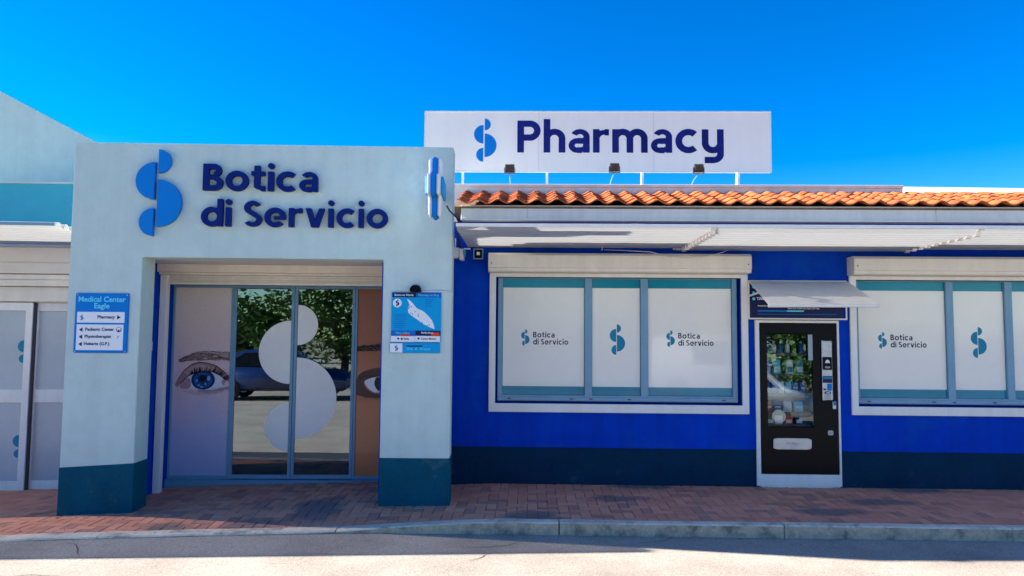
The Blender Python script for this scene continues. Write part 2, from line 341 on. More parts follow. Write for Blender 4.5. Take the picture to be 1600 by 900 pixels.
def brick_mat():
    m, nt, L, p = nodes_of('brick_red'); p.inputs['Roughness'].default_value = .85; p.inputs['Specular IOR Level'].default_value = .25
    geo = nt.nodes.new('ShaderNodeNewGeometry'); oi = nt.nodes.new('ShaderNodeObjectInfo')
    at = nt.nodes.new('ShaderNodeAttribute'); at.attribute_name = 'shade'
    def noise(s, d, rg=.6):
        n = nt.nodes.new('ShaderNodeTexNoise'); n.inputs['Scale'].default_value = s; n.inputs['Detail'].default_value = d; n.inputs['Roughness'].default_value = rg
        L.new(geo.outputs['Position'], n.inputs['Vector']); return n
    def math_(op, a, b=None):
        n = nt.nodes.new('ShaderNodeMath'); n.operation = op
        for k, v in enumerate((a, b)):
            if v is None: continue
            if isinstance(v, (int, float)): n.inputs[k].default_value = v
            else: L.new(v, n.inputs[k])
        return n.outputs[0]
    def mix(f, a, b, bt='MIX'):
        n = nt.nodes.new('ShaderNodeMix'); n.data_type = 'RGBA'; n.blend_type = bt
        for k, v in ((0, f), (6, a), (7, b)):
            if isinstance(v, (int, float)): n.inputs[k].default_value = v
            elif isinstance(v, tuple): n.inputs[k].default_value = (*v, 1)
            else: L.new(v, n.inputs[k])
        return n.outputs[2]
    rnd = math_('FRACT', math_('ADD', oi.outputs['Random'], at.outputs['Fac']))
    c = mix(rnd, (.70, .21, .105), (.88, .33, .19))
    c = mix(math_('MULTIPLY', noise(45, 5, .7).outputs['Fac'], .55), c, (.72, .40, .29))
    c = mix(math_('MULTIPLY', math_('GREATER_THAN', math_('FRACT', math_('MULTIPLY', rnd, 7.31)), .86), .5), c, (.28, .15, .13))
    mr = nt.nodes.new('ShaderNodeMapRange'); mr.inputs[1].default_value = .48; mr.inputs[2].default_value = .72; L.new(noise(1.3, 6, .65).outputs['Fac'], mr.inputs[0])
    c = mix(math_('MULTIPLY', mr.outputs[0], .22), c, (.36, .20, .155))
    tot = None
    dn = math_('MULTIPLY', math_('SUBTRACT', noise(5, 4).outputs['Fac'], .5), .55)
    sp = nt.nodes.new('ShaderNodeSeparateXYZ'); L.new(geo.outputs['Position'], sp.inputs[0])
    for (x, y, rx, ry) in STAINS:                                  # old oil and damp stains on the paving
        dx = math_('DIVIDE', math_('SUBTRACT', sp.outputs[0], x), rx); dy = math_('DIVIDE', math_('SUBTRACT', sp.outputs[1], y), ry)
        d = math_('ADD', math_('SQRT', math_('ADD', math_('MULTIPLY', dx, dx), math_('MULTIPLY', dy, dy))), math_('MULTIPLY', dn, 2.2))
        q = nt.nodes.new('ShaderNodeMapRange'); q.inputs[1].default_value = .55; q.inputs[2].default_value = 1.0; q.inputs[3].default_value = .78; q.inputs[4].default_value = 0; L.new(d, q.inputs[0])
        tot = q.outputs[0] if tot is None else math_('MAXIMUM', tot, q.outputs[0])
    c = mix(tot, c, (.15, .13, .13))
    L.new(c, p.inputs['Base Color'])
    b = nt.nodes.new('ShaderNodeBump'); b.inputs['Strength'].default_value = .5; b.inputs['Distance'].default_value = .006
    L.new(noise(130, 4).outputs['Fac'], b.inputs['Height']); L.new(b.outputs[0], p.inputs['Normal'])
brick_mat()
def canopy_mat():
    m, nt, L, p = nodes_of('canopy_sheet'); nt.nodes.remove(p); out = nt.nodes['Material Output']
    d = nt.nodes.new('ShaderNodeBsdfDiffuse'); d.inputs[0].default_value = (.66, .68, .70, 1)
    t = nt.nodes.new('ShaderNodeBsdfTranslucent'); t.inputs[0].default_value = (.47, .48, .48, 1)
    n = nt.nodes.new('ShaderNodeTexNoise'); n.inputs['Scale'].default_value = 1.3; n.inputs['Detail'].default_value = 5
    g = nt.nodes.new('ShaderNodeNewGeometry'); L.new(g.outputs['Position'], n.inputs['Vector'])
    r = nt.nodes.new('ShaderNodeMapRange'); r.inputs[3].default_value = .50; r.inputs[4].default_value = .66; L.new(n.outputs['Fac'], r.inputs[0])
    mx = nt.nodes.new('ShaderNodeMixShader'); L.new(r.outputs[0], mx.inputs[0]); L.new(d.outputs[0], mx.inputs[1]); L.new(t.outputs[0], mx.inputs[2])
    tr = nt.nodes.new('ShaderNodeBsdfTransparent'); tr.inputs[0].default_value = (1, .98, .94, 1); m2 = nt.nodes.new('ShaderNodeMixShader'); m2.inputs[0].default_value = .36   # opal sheet lets some sun straight through
    L.new(mx.outputs[0], m2.inputs[1]); L.new(tr.outputs[0], m2.inputs[2]); L.new(m2.outputs[0], out.inputs[0])
canopy_mat()
def glass_mat(name, refl, tint):
    m, nt, L, p = nodes_of(name); nt.nodes.remove(p); out = nt.nodes['Material Output']
    g = nt.nodes.new('ShaderNodeBsdfGlossy'); g.inputs['Roughness'].default_value = .004; g.inputs[0].default_value = (.80, .93, 1, 1)
    t = nt.nodes.new('ShaderNodeBsdfTransparent'); t.inputs[0].default_value = (*tint, 1)
    lw = nt.nodes.new('ShaderNodeFresnel'); lw.inputs[0].default_value = refl
    mx = nt.nodes.new('ShaderNodeMixShader'); L.new(lw.outputs[0], mx.inputs[0]); L.new(t.outputs[0], mx.inputs[1]); L.new(g.outputs[0], mx.inputs[2]); L.new(mx.outputs[0], out.inputs[0])
glass_mat('glass_door', 2.7, (.30, .38, .42))
glass_mat('glass_machine', 1.75, (.95, .97, .97))
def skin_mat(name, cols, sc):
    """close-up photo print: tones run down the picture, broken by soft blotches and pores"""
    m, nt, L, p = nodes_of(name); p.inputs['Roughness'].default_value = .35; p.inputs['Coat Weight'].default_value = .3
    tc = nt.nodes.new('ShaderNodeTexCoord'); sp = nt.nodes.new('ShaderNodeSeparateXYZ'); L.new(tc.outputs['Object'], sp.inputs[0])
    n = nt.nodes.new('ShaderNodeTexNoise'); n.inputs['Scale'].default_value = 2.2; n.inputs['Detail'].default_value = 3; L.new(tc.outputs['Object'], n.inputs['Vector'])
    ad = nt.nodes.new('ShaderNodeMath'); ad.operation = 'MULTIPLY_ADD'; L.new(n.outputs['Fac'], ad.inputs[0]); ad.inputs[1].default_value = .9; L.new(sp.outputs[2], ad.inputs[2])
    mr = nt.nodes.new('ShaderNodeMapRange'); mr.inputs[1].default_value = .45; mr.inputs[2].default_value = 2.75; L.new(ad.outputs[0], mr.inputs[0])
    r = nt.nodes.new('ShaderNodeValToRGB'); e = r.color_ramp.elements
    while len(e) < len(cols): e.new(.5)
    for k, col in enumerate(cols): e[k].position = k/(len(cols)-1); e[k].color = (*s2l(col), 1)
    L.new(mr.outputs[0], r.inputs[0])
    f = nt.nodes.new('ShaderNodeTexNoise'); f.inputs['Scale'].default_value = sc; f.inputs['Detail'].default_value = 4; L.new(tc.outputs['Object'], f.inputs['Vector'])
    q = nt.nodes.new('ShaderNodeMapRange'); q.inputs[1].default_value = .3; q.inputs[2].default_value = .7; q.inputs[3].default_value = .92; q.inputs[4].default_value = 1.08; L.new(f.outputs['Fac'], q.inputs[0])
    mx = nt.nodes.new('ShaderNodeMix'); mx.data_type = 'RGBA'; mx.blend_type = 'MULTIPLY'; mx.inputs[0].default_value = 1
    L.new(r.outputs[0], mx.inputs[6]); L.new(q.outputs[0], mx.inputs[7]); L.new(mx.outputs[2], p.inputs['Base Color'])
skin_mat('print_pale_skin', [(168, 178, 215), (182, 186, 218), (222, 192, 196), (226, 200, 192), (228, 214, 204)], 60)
skin_mat('print_brown_skin', [(214, 122, 74), (206, 116, 70), (190, 106, 66), (168, 96, 62), (146, 86, 58)], 90)
for n_, c_ in (('print_lid', (160, 124, 124)), ('print_lid_light', (186, 152, 148)), ('print_under', (206, 172, 180)), ('print_crease', (84, 58, 66)), ('print_sclera', (205, 212, 226)), ('print_iris_dark', (8, 40, 92)), ('print_iris', (20, 85, 150)), ('print_iris_light', (110, 175, 215)),
               ('print_pupil', (5, 6, 18)), ('print_hair', (118, 90, 86)), ('print_lash', (30, 24, 36)), ('print_dark_lid', (86, 52, 46)), ('print_dark_hair', (45, 30, 36)), ('print_eye_white', (240, 235, 235)), ('print_corner', (175, 135, 145))):
    mat(n_, s2l(c_), .4, .4, .1, 30)

# ------------------------------------------------------------------ ground, road, kerb, paving
def lerp_tab(x, tab):
    if x <= tab[0][0]: return tab[0][1]
    for (a, b), (c, d) in zip(tab, tab[1:]):
        if x <= c: return b+(d-b)*(x-a)/(c-a)
    return tab[-1][1]
def sm(t): t = max(0, min(1, t)); return t*t*(3-2*t)
ROAD = -.115
def KY(x): return lerp_tab(x, [(-9, -2.75), (-4.6, -2.17), (-3.0, -1.92), (-1.6, -1.745), (-.5, -1.715), (9, -1.70)])
def HG(x, y):
    """height of the paving: level before the blue wall, dipping to road level before the entrance on the left"""
    g = lerp_tab(x, [(-9, -.16), (-5.9, -.145), (-4.75, -.112), (-4.0, -.076), (-1.5, 0), (9, 0)])
    g += .03*sm((y+1.0)/1.0)*sm((x+1.2)/.8)
    s = sm((-.1-x)/2.1); t = sm((-.95-y)/(-.95-KY(x)))
    return g+(min(ROAD+.012, g)-g)*s*t
tag(obj('ground', ([(-600, -600, -.2), (600, -600, -.2), (600, 600, -.2), (-600, 600, -.2)], [(0, 1, 2, 3)]), 'earth'), kind='structure')
rx = [-60+120*i/120 for i in range(121)]; V = []; F = []
for x in rx: V += [(x, -60, ROAD), (x, KY(x)+.05, ROAD)]
for i in range(120): F.append((2*i, 2*i+2, 2*i+3, 2*i+1))
tag(obj('road', (V, F), 'asphalt'), kind='structure')
pav = tag(link('pavement', None), kind='structure')
NX, NY = 140, 20; V = []; F = []
for i in range(NX+1):
    x = -9+18*i/NX
    for j in range(NY+1):
        y = KY(x)+.08+(1.2-KY(x)-.08)*j/NY; V.append((x, y, HG(x, y)-.012))
for i in range(NX):
    for j in range(NY): a = i*(NY+1)+j; F.append((a, a+NY+1, a+NY+2, a+1))
obj('sand_bed', (V, F), 'sand_joint', pav)
# kerb stones
kerb = tag(link('kerb', None), kind='structure')
kj = [-8.1, -6.0, -3.9, -1.8, .3, 2.4, 4.5, 6.6, 8.7]
for a, b in zip(kj, kj[1:]):
    n = 8; V = []; F = []
    for i in range(n+1):
        x = a+.006+(b-a-.012)*i/n; y = KY(x); wd = .12+.07*sm((-.6-x)/2); z = HG(x, y+.1)+.006+random.uniform(-.002, .002)
        V += [(x, y, -.19), (x, y+random.uniform(-.002, .002), z-.012), (x, y+.014, z), (x, y+wd, z), (x, y+wd, -.19)]
    for i in range(n):
        for k in range(5): F.append((i*5+k, (i+1)*5+k, (i+1)*5+(k+1) % 5, i*5+(k+1) % 5))
    F += [tuple(range(5)), tuple(range(n*5+4, n*5-1, -1))]
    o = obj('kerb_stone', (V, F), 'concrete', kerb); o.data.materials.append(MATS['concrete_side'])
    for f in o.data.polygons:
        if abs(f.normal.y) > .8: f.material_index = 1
# herringbone bricks
def brick_vf(poly, x0=0, y0=0, b=.005):
    """paver from a convex polygon: chamfered top, open underside"""
    n = len(poly); cx = sum(p[0] for p in poly)/n; cy = sum(p[1] for p in poly)/n
    V = []
    for (q, z) in ((0, -.03), (0, -b*.8), (b, 0)):
        for (x, y) in poly:
            d = math.hypot(x-cx, y-cy); k = 1-q*1.3/max(d, .02)
            V.append((cx+(x-cx)*k-x0, cy+(y-cy)*k-y0, z))
    F = [tuple(range(2*n, 3*n))]
    for r in range(2): F += [(r*n+i, r*n+(i+1) % n, (r+1)*n+(i+1) % n, (r+1)*n+i) for i in range(n)]
    return V, F
def clip(poly, fn):
    out = []
    for a, b in zip(poly, poly[1:]+poly[:1]):
        da, db = fn(a), fn(b)
        if da >= 0: out.append(a)
        if da*db < 0: t = da/(da-db); out.append((a[0]+(b[0]-a[0])*t, a[1]+(b[1]-a[1])*t))
    return out
def project(p):
    d = Vector(p)-Vector((0, -8.8, 1.72)); z = d.dot(fw); return 800+1155*d.dot(RX)/z, 450-1155*d.dot(UX)/z, z
BW, GAP = .105, .0045
bricks = []
for i in range(-85, 82):
    for j in range(-30, 20):
        # 90 degree herringbone: a flat brick starts where (i-j)%4==0, an upright one where (i-j)%4==3
        k = (i-j) % 4
        if k == 0: r = (i*BW, (i+2)*BW, j*BW, (j+1)*BW)
        elif k == 3: r = (i*BW, (i+1)*BW, j*BW, (j+2)*BW)
        else: continue
        cx, cy = (r[0]+r[1])/2, (r[2]+r[3])/2
        if cy < KY(cx)-.1 or cy > .9 or (cx > -.7 and cy > .12): continue
        px, py, pz = project((cx, cy, HG(cx, cy)))
        if px < -520 or px > 2120: continue
        g = GAP/2
        full = [(r[0]+g, r[2]+g), (r[1]-g, r[2]+g), (r[1]-g, r[3]-g), (r[0]+g, r[3]-g)]
        kw = .12+.07*sm((-.6-cx)/2)
        poly = clip(full, lambda p: p[1]-KY(p[0])-kw-.004)
        if len(poly) < 3: continue
        if max(p[1] for p in poly)-min(p[1] for p in poly) < .02: continue
        hidden = cy > -1.0 and cx < -.75 and not (-4.25 < cx < -1.3) and cx > -4.8      # inside the pillars
        vis = sum(1 for p in [(px, py)] if -20 < px < 1620) and not hidden
        bricks.append((-(1/pz**2) if vis else 1, cx, cy, poly, len(poly) == 4 and poly == full, k))
bricks.sort(key=lambda b: b[0])
BM = {0: None, 3: None}; restV, restF, restA = [], [], []
for n_, (s_, cx, cy, poly, whole, k) in enumerate(bricks):
    e = .1; z = HG(cx, cy)+random.uniform(-.002, .0015)
    ty = math.atan((HG(cx, cy+e)-HG(cx, cy-e))/(2*e)); tx = math.atan((HG(cx+e, cy)-HG(cx-e, cy))/(2*e))
    rot = (ty+random.uniform(-.008, .008), -tx+random.uniform(-.008, .008), random.uniform(-.008, .008))
    if n_ < 300:
        if whole:
            if BM[k] is None: BM[k] = mesh('brick', brick_vf(poly, cx, cy), 'brick_red')
            me = BM[k]
        else: me = mesh('brick', brick_vf(poly, cx, cy), 'brick_red')
        link('brick', me, pav, (cx, cy, z), rot)
    else:
        v, f = brick_vf(poly, cx, cy); o = len(restV); M3 = Matrix.Rotation(rot[0], 3, 'X') @ Matrix.Rotation(rot[1], 3, 'Y') @ Matrix.Rotation(rot[2], 3, 'Z')
        restV += [tuple(M3 @ Vector(q)+Vector((cx, cy, z))) for q in v]; restF += [tuple(t+o for t in q) for q in f]; sh = random.random(); restA += [sh]*len(v)
rb = obj('far_bricks', (restV, restF), 'brick_red', pav); tag(rb, kind='stuff')
at = rb.data.attributes.new('shade', 'FLOAT', 'POINT')
if len(at.data) == len(restA): at.data.foreach_set('value', restA)

# ------------------------------------------------------------------ blue pharmacy building
bld = thing('pharmacy_building', 'low royal blue pharmacy building with orange tiled roof and white window frames', 'building')
W1 = (-.39, 2.51, .965, 2.47); W2 = (3.852, 6.76, .965, 2.455); VM = (2.71, 3.62, -.2, 1.94)
obj('wall', holes(-1.45, 8.2, -.2, 3.12, 0, .25, [W1, W2, VM]), 'paint_blue', bld)
obj('plinth', box(-1.45, 2.661, -.007, -.001, -.2, .455), 'paint_navy', bld)
obj('plinth', box(3.642, 8.2, -.007, -.001, -.2, .445), 'paint_navy', bld)
obj('backing_wall', box(-1.4, 8.2, .95, 1.1, -.2, 3.1), 'interior_dark', bld)
# fascia with a lower lip and vertical joints, boxed eave
for a, b in zip((-.80, -.02, 4.705), (-.022, 4.702, 8.2)):
    obj('fascia', join(box(a, b, -.225, -.19, 3.105, 3.285), box(a, b, -.236, -.2255, 3.105, 3.135)), 'pale_fascia', bld, bevel=.003)
obj('eave_board', box(-.8, 8.2, -.189, -.001, 3.121, 3.14), 'pale_fascia', bld)
# roof: deck, clay tiles, flat parapet behind
roof = obj('roof', ([(-.9, -.24, 3.265), (8.2, -.24, 3.265), (8.2, .9, 3.58), (-.9, .9, 3.58), (-.9, .9, 3.2), (8.2, .9, 3.2), (-.9, -.19, 3.2), (8.2, -.19, 3.2)],
                    [(0, 1, 2, 3), (3, 2, 5, 4), (4, 5, 7, 6), (6, 7, 1, 0), (0, 3, 4, 6), (1, 7, 5, 2)]), 'sand_joint', bld)
TW, TL, SL = .232, .30, math.atan(.30)
def tile_vf():
    prof = []; n = 12
    for i in range(n+1):
        t = i/n; x = (t-.5)*TW*1.06
        c = math.cos(2*math.pi*(t*1.06-.03))                                  # crest at both edges, wide pan between
        prof.append((x, .026*(c if c > 0 else c*.78)))
    V = []; th = .014
    for (y, dz, sc) in ((0, .020, 1.0), (TL*.5, .012, .99), (TL, .003, .97)):
        V += [(x*sc, y, z+dz) for x, z in prof]+[(x*sc, y, z+dz-th) for x, z in prof]
    m = n+1; F = []
    for r in range(2):
        o, q = r*2*m, (r+1)*2*m
        for i in range(n): F += [(o+i, o+i+1, q+i+1, q+i), (o+m+i+1, o+m+i, q+m+i, q+m+i+1)]
        F += [(o, q, q+m, o+m), (o+n, o+m+n, q+m+n, q+n)]
    for o, fl in ((0, 1), (4*m, 0)):
        for i in range(n): F.append((o+i, o+m+i, o+m+i+1, o+i+1) if fl else (o+i, o+i+1, o+m+i+1, o+m+i))
    return V, F
tm = mesh('tile', tile_vf(), 'tile_clay'); 
for f in tm.polygons: f.use_smooth = abs(f.normal.y) < .7
EXP = .195
for r in range(6):
    for c in range(39):
        x = -.72+TW*c
        y = -.31+EXP*r*math.cos(SL); z = 3.298+EXP*r*math.sin(SL)
        link('tile', tm, roof, (x+random.uniform(-.006, .006), y+random.uniform(-.008, .008), z+random.uniform(-.003, .004)), (SL+random.uniform(-.012, .012), random.uniform(-.02, .02), random.uniform(-.015, .015)))
obj('parapet', join(box(-1.0, 4.88, .86, 1.75, 3.2, 3.725), box(-1.0, 4.885, .845, 1.76, 3.726, 3.765)), 'pale_fascia', bld, bevel=.004)
obj('rear_roof', ([(4.90, .98, 3.60), (9, .98, 3.56), (9, 1.9, 3.93), (4.90, 1.9, 3.97), (4.90, .98, 3.2), (9, .98, 3.2), (9, 1.9, 3.2), (4.90, 1.9, 3.2)],
                  [(0, 1, 2, 3), (4, 5, 1, 0), (5, 6, 2, 1), (6, 7, 3, 2), (7, 4, 0, 3), (7, 6, 5, 4)]), 'sign_white', bld)
# windows
def window(x0, x1, zb, zt, panes, alu, marks):
    w = tag(link('window', None, bld), marks)
    fr = frame_vf(x0, x1, zb, zt, .076, -.034, -.001, .10, .045)
    obj('frame', fr, 'white_metal', w, bevel=.004)
    obj('backing_panel', box(x0+.07, x1-.07, .12, .16, zb+.08, zt-.03), 'paint_blue', w)
    a0, a1 = alu; z0, z1 = zb+.125, zt-.048
    obj('sash_frame', holes(a0, a1, z0, z1, .045, .11, [(p[0], p[1], z0+.07, z1-.012) for p in panes]), 'grey_metal', w, bevel=.003)
    obj('sash_rail', box(a0+.01, a1-.01, .030, .0445, z0+.008, z0+.05), 'grey_metal', w, bevel=.003)
    for q in (.05, .31, .39, .55, .94):
        obj('drain_slot', box(a0+(a1-a0)*q-.02, a0+(a1-a0)*q+.02, .026, .0295, z0+.022, z0+.036), 'dark_metal', w)
    for p in panes:
        obj('glass', box(p[0]-.005, p[1]+.005, .082, .09, z0+.065, z1-.005), 'glass_teal', w)
        obj('vinyl_film', box(p[0]+.006, p[1]-.006, .079, .0815, z0+.172, z1-.118), 'vinyl_white', w)
    return w
def shutter_box(x0, x1, z0, z1, w):
    pr = [(-.001, z0), (-.17, z0), (-.185, z0+.012), (-.185, z0+.045), (-.2, z0+.05), (-.2, z1-.03), (-.17, z1), (-.001, z1)]
    obj('shutter_box', prism_x(pr, x0, x1), 'cream_metal', w, bevel=.002)
    for x in (x0-.008, x1+.001): obj('end_cap', prism_x([(a*1.01, b) for a, b in pr], x, x+.007), 'cream_metal', w)
    for x in (x0+.03, x1-.03): obj('rivet', disc(x, z0+.1, .008, -.206, -.2005, 8), 'dark_metal', w)
w1 = window(-.466, 2.586, .865, 2.505, [(-.311, .672), (.757, 1.337), (1.424, 2.421)], (-.366, 2.476), 'wide window with three white film panes beside the entrance')
shutter_box(-.467, 2.578, 2.507, 2.73, w1)
w2 = window(3.776, 6.83, .868, 2.495, [(3.905, 4.937), (5.02, 5.624), (5.707, 6.73)], (3.852, 6.76), 'wide window with white film panes right of the vending machine')
shutter_box(3.772, 6.84, 2.497, 2.712, w2)
YP = .0788
for w, ax, lx in ((w1, -.042, .056), (w1, 1.69, 1.786), (w2, 4.19, 4.29)):
    logo(w, ax, 1.838, .197, 'print_teal', YP, .0012, 'emblem_piece', .03)
    word('Botica', .257, .067, .19, 'print_navy', w, (lx, YP, 1.742), .0012, .12, 'lettering')
    word('di Servicio', .42, .067, .19, 'print_navy', w, (lx, YP, 1.658), .0012, .12, 'lettering')
for w, ax in ((w1, 1.053), (w2, 5.31)): logo(w, ax, 1.905, .363, 'print_teal', YP, .0012, 'emblem_piece', .02)
# white surround of the vending machine niche
obj('niche_frame', holes(2.663, 3.641, .045, 1.966, -.036, -.0085, [(2.712, 3.617, .18, 1.936)]), 'white_metal', bld, bevel=.004)
obj('niche_wall', join(box(2.68, 2.709, .252, .94, -.2, 1.99), box(3.621, 3.65, .252, .94, -.2, 1.99), box(2.6, 3.7, .252, .94, 1.995, 2.05)), 'interior_dark', bld)
obj('niche_floor', box(2.712, 3.618, -.03, .9, -.2, .178), 'white_metal', bld)
# corrugated see-through canopy
def corrugated(name, x0, x1, y0, y1, z, parent, dz=0):
    per, amp, th = .15, .030, .004; n = int((y1-y0)/per*6); V = []; F = []
    pr = [(y0+(y1-y0)*i/n, z+dz+.03*(y0+(y1-y0)*i/n-y0)*0+amp*max(-.75, min(.75, math.sin(2*math.pi*i/6+.5)))*1.33) for i in range(n+1)]
    xs = [x0+(x1-x0)*k/10 for k in range(11)]; sag = [random.uniform(-.002, .002) for _ in xs]
    for k, x in enumerate(xs): V += [(x, y, q+sag[k]) for y, q in pr]+[(x, y, q+sag[k]-th) for y, q in pr]
    m = n+1
    for k in range(10):
        o, q = k*2*m, (k+1)*2*m
        for i in range(n): F += [(o+i, q+i, q+i+1, o+i+1), (o+m+i, o+m+i+1, q+m+i+1, q+m+i)]
        F += [(o, o+m, q+m, q), (o+n, q+n, q+m+n, o+m+n)]
    for o in (0, 20*m):
        for i in range(n): F.append((o+i, o+i+1, o+m+i+1, o+m+i))
    return obj(name, (V, F), 'canopy_sheet', parent)
cn = link('canopy', None, bld)
for k, (a, b) in enumerate(((-.73, 1.85), (1.83, 4.475), (4.455, 7.15))): corrugated('sheet', a, b, -1.49, -.012, 2.845, cn, (.0, -.026, .0)[k])
obj('edge_trim', join(box(-.73, 7.15, -1.512, -1.493, 2.835, 2.868), box(-.73, 7.15, -1.4925, -1.46, 2.8655, 2.8685)), 'white_metal', cn)
for x in (1.80, 4.44): obj('clip', join(box(x-.05, x+.02, -.03, -.001, 2.79, 2.815), box(x-.09, x-.055, -.02, -.001, 2.795, 2.81)), 'white_metal', cn)
obj('wall_batten', box(-.73, 7.15, -.011, -.001, 2.815, 2.875), 'pale_fascia', cn)
def joint(x):
    n = 59; pr = [(-1.49+1.478*i/n, 2.812+.030*max(-.75, min(.75, math.sin(2*math.pi*i/6+.5)))*1.33) for i in range(n+1)]
    V = []; F = []
    for xx in (x-.025, x+.025): V += [(xx, y, z) for y, z in pr]+[(xx, y, z-.012) for y, z in pr]
    m = n+1
    for i in range(n): F += [(i, 2*m+i, 2*m+i+1, i+1), (m+i, m+i+1, 3*m+i+1, 3*m+i), (i, i+1, m+i+1, m+i), (2*m+i, 3*m+i, 3*m+i+1, 2*m+i+1)]
    F += [(0, m, 3*m, 2*m), (n, 2*m+n, 3*m+n, m+n)]
    obj('joint_strip', (V, F), 'white_metal', cn)
joint(1.835); joint(4.455)

# ------------------------------------------------------------------ entrance portal (turned a little towards the right)
A = .045; P0 = (-.81, -1.05, 0)
por = thing('entrance_portal', 'tall white rendered entrance portal with dark teal foot around glass sliding doors', 'portal', P0, A)
LP0, LP1, RP0, RP1, PT, OT, TH = -3.985, -3.235, -.722, 0, 3.757, 2.545, .30
obj('portal_wall', ([(LP0, 0, .33), (LP1, 0, .39), (LP1, 0, OT), (RP0, 0, OT), (RP0, 0, .478), (RP1, 0, .478), (RP1, 0, PT), (LP0, 0, PT),
                     (LP0, TH, .33), (LP1, TH, .39), (LP1, TH, OT), (RP0, TH, OT), (RP0, TH, .478), (RP1, TH, .478), (RP1, TH, PT), (LP0, TH, PT)],
                    [(0, 1, 2, 7), (2, 3, 6, 7), (3, 4, 5, 6), (15, 10, 9, 8), (15, 14, 11, 10), (14, 13, 12, 11)]+[(i, i+8, (i+1) % 8+8, (i+1) % 8) for i in range(8)]), 'stucco_white', por, bevel=.006, seg=2)
def plinth(a, b, za, zb):
    e = .006; V = [(a-e, -e, -.25), (b+e, -e, -.25), (b+e, TH+e, -.25), (a-e, TH+e, -.25), (a-e, -e, za), (b+e, -e, zb), (b+e, TH+e, zb), (a-e, TH+e, za)]
    obj('plinth', (V, box(0, 1, 0, 1, 0, 1)[1]), 'paint_teal', por, bevel=.008)
plinth(LP0, LP1, .372, .420); plinth(RP0, RP1, .482, .478)
# passage behind the portal
D = 1.40
obj('side_wall', box(-3.70, -3.50, TH+.008, 1.75, -.25, 2.80), 'paint_blue', por)
obj('side_wall', box(-.78, -.40, TH+.008, 1.25, -.25, 2.80), 'paint_blue', por)
obj('passage_roof_sun_block', box(-3.7, -.4, TH+.01, 1.75, 2.802, 3.15), 'stucco_cream', por)  # roof made thicker out of view to stop sun leaking onto the pavement
obj('passage_ceiling', box(-3.495, -.785, TH+.002, 1.75, 2.565, 2.62), 'stucco_cream', por)
ls = link('roller_shutter', None, por)
obj('shutter_box', join(box(-3.49, -.79, .90, 1.16, 2.47, 2.563), box(-3.49, -.79, .955, 1.15, 2.445, 2.469)), 'cream_metal', ls, bevel=.003)
for k in range(3): obj('slat', box(-3.41, -.80, 1.03, 1.055, 2.368+.026*k, 2.368+.0235+.026*k), 'cream_metal', ls, bevel=.006, seg=2)
obj('bottom_bar', box(-3.41, -.80, 1.015, 1.07, 2.335, 2.3665), 'cream_metal', ls, bevel=.004)
obj('guide_rail', box(-3.487, -3.405, .99, 1.075, -.2, 2.443), 'white_metal', ls, bevel=.004)
obj('guide_rail', box(-.86, -.788, .99, 1.075, -.2, 2.443), 'white_metal', ls, bevel=.004)
obj('door_header', join(box(-3.497, -.79, D-.03, D+.08, 2.352, 2.563),), 'grey_metal', por, bevel=.003)
obj('door_sensor', box(-2.17, -1.86, D-.085, D-.031, 2.385, 2.425), 'machine_black', por, bevel=.012, seg=2)
obj('threshold', box(-3.497, -.79, D-.06, D+.10, -.2, -.012+.01), 'grey_metal', por)
def leaf(name, l0, l1, z0, z1, y, st, pane, bt=.055, label=None):
    o = tag(link(name, None, por), label)
    obj('leaf_frame', frame_vf(l0, l1, z0, z1, st, y-.02, y+.025, bt, .03), 'grey_metal', o, bevel=.003)
    obj('glass', box(l0+st-.004, l1-st+.004, y-.004, y+.004, z0+bt-.004, z1-.026), pane, o)
    return o
dl = leaf('door_leaf', -2.755, -2.012, .005, 2.35, D, .036, 'glass_door', .05)
dr = leaf('door_leaf', -2.008, -1.268, .005, 2.35, D+.003, .036, 'glass_door', .05)
pxm = .00777; ZZ = lambda y: 2.342-(y-448)*pxm
obj('frosted_piece', half_disc(-2.050, ZZ(551.6), 49.8*pxm, -1, D-.007, D-.0045, 40), 'disc_white', dl)
obj('frosted_piece', half_disc(-2.050, ZZ(668.5), 37.5*pxm, -1, D-.007, D-.0045, 40), 'disc_white', dl)
obj('frosted_piece', half_disc(-1.970, ZZ(508.5), 31.8*pxm, 1, D-.004, D-.0015, 40), 'disc_white', dr)
obj('frosted_piece', half_disc(-1.970, ZZ(623.4), 63.5*pxm, 1, D-.004, D-.0015, 40), 'disc_white', dr)
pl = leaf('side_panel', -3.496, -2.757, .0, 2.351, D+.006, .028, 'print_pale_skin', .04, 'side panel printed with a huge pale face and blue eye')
pr = leaf('side_panel', -1.266, -.792, .0, 2.351, D+.006, .028, 'print_brown_skin', .04, 'side panel printed with part of a brown face and dark eye')
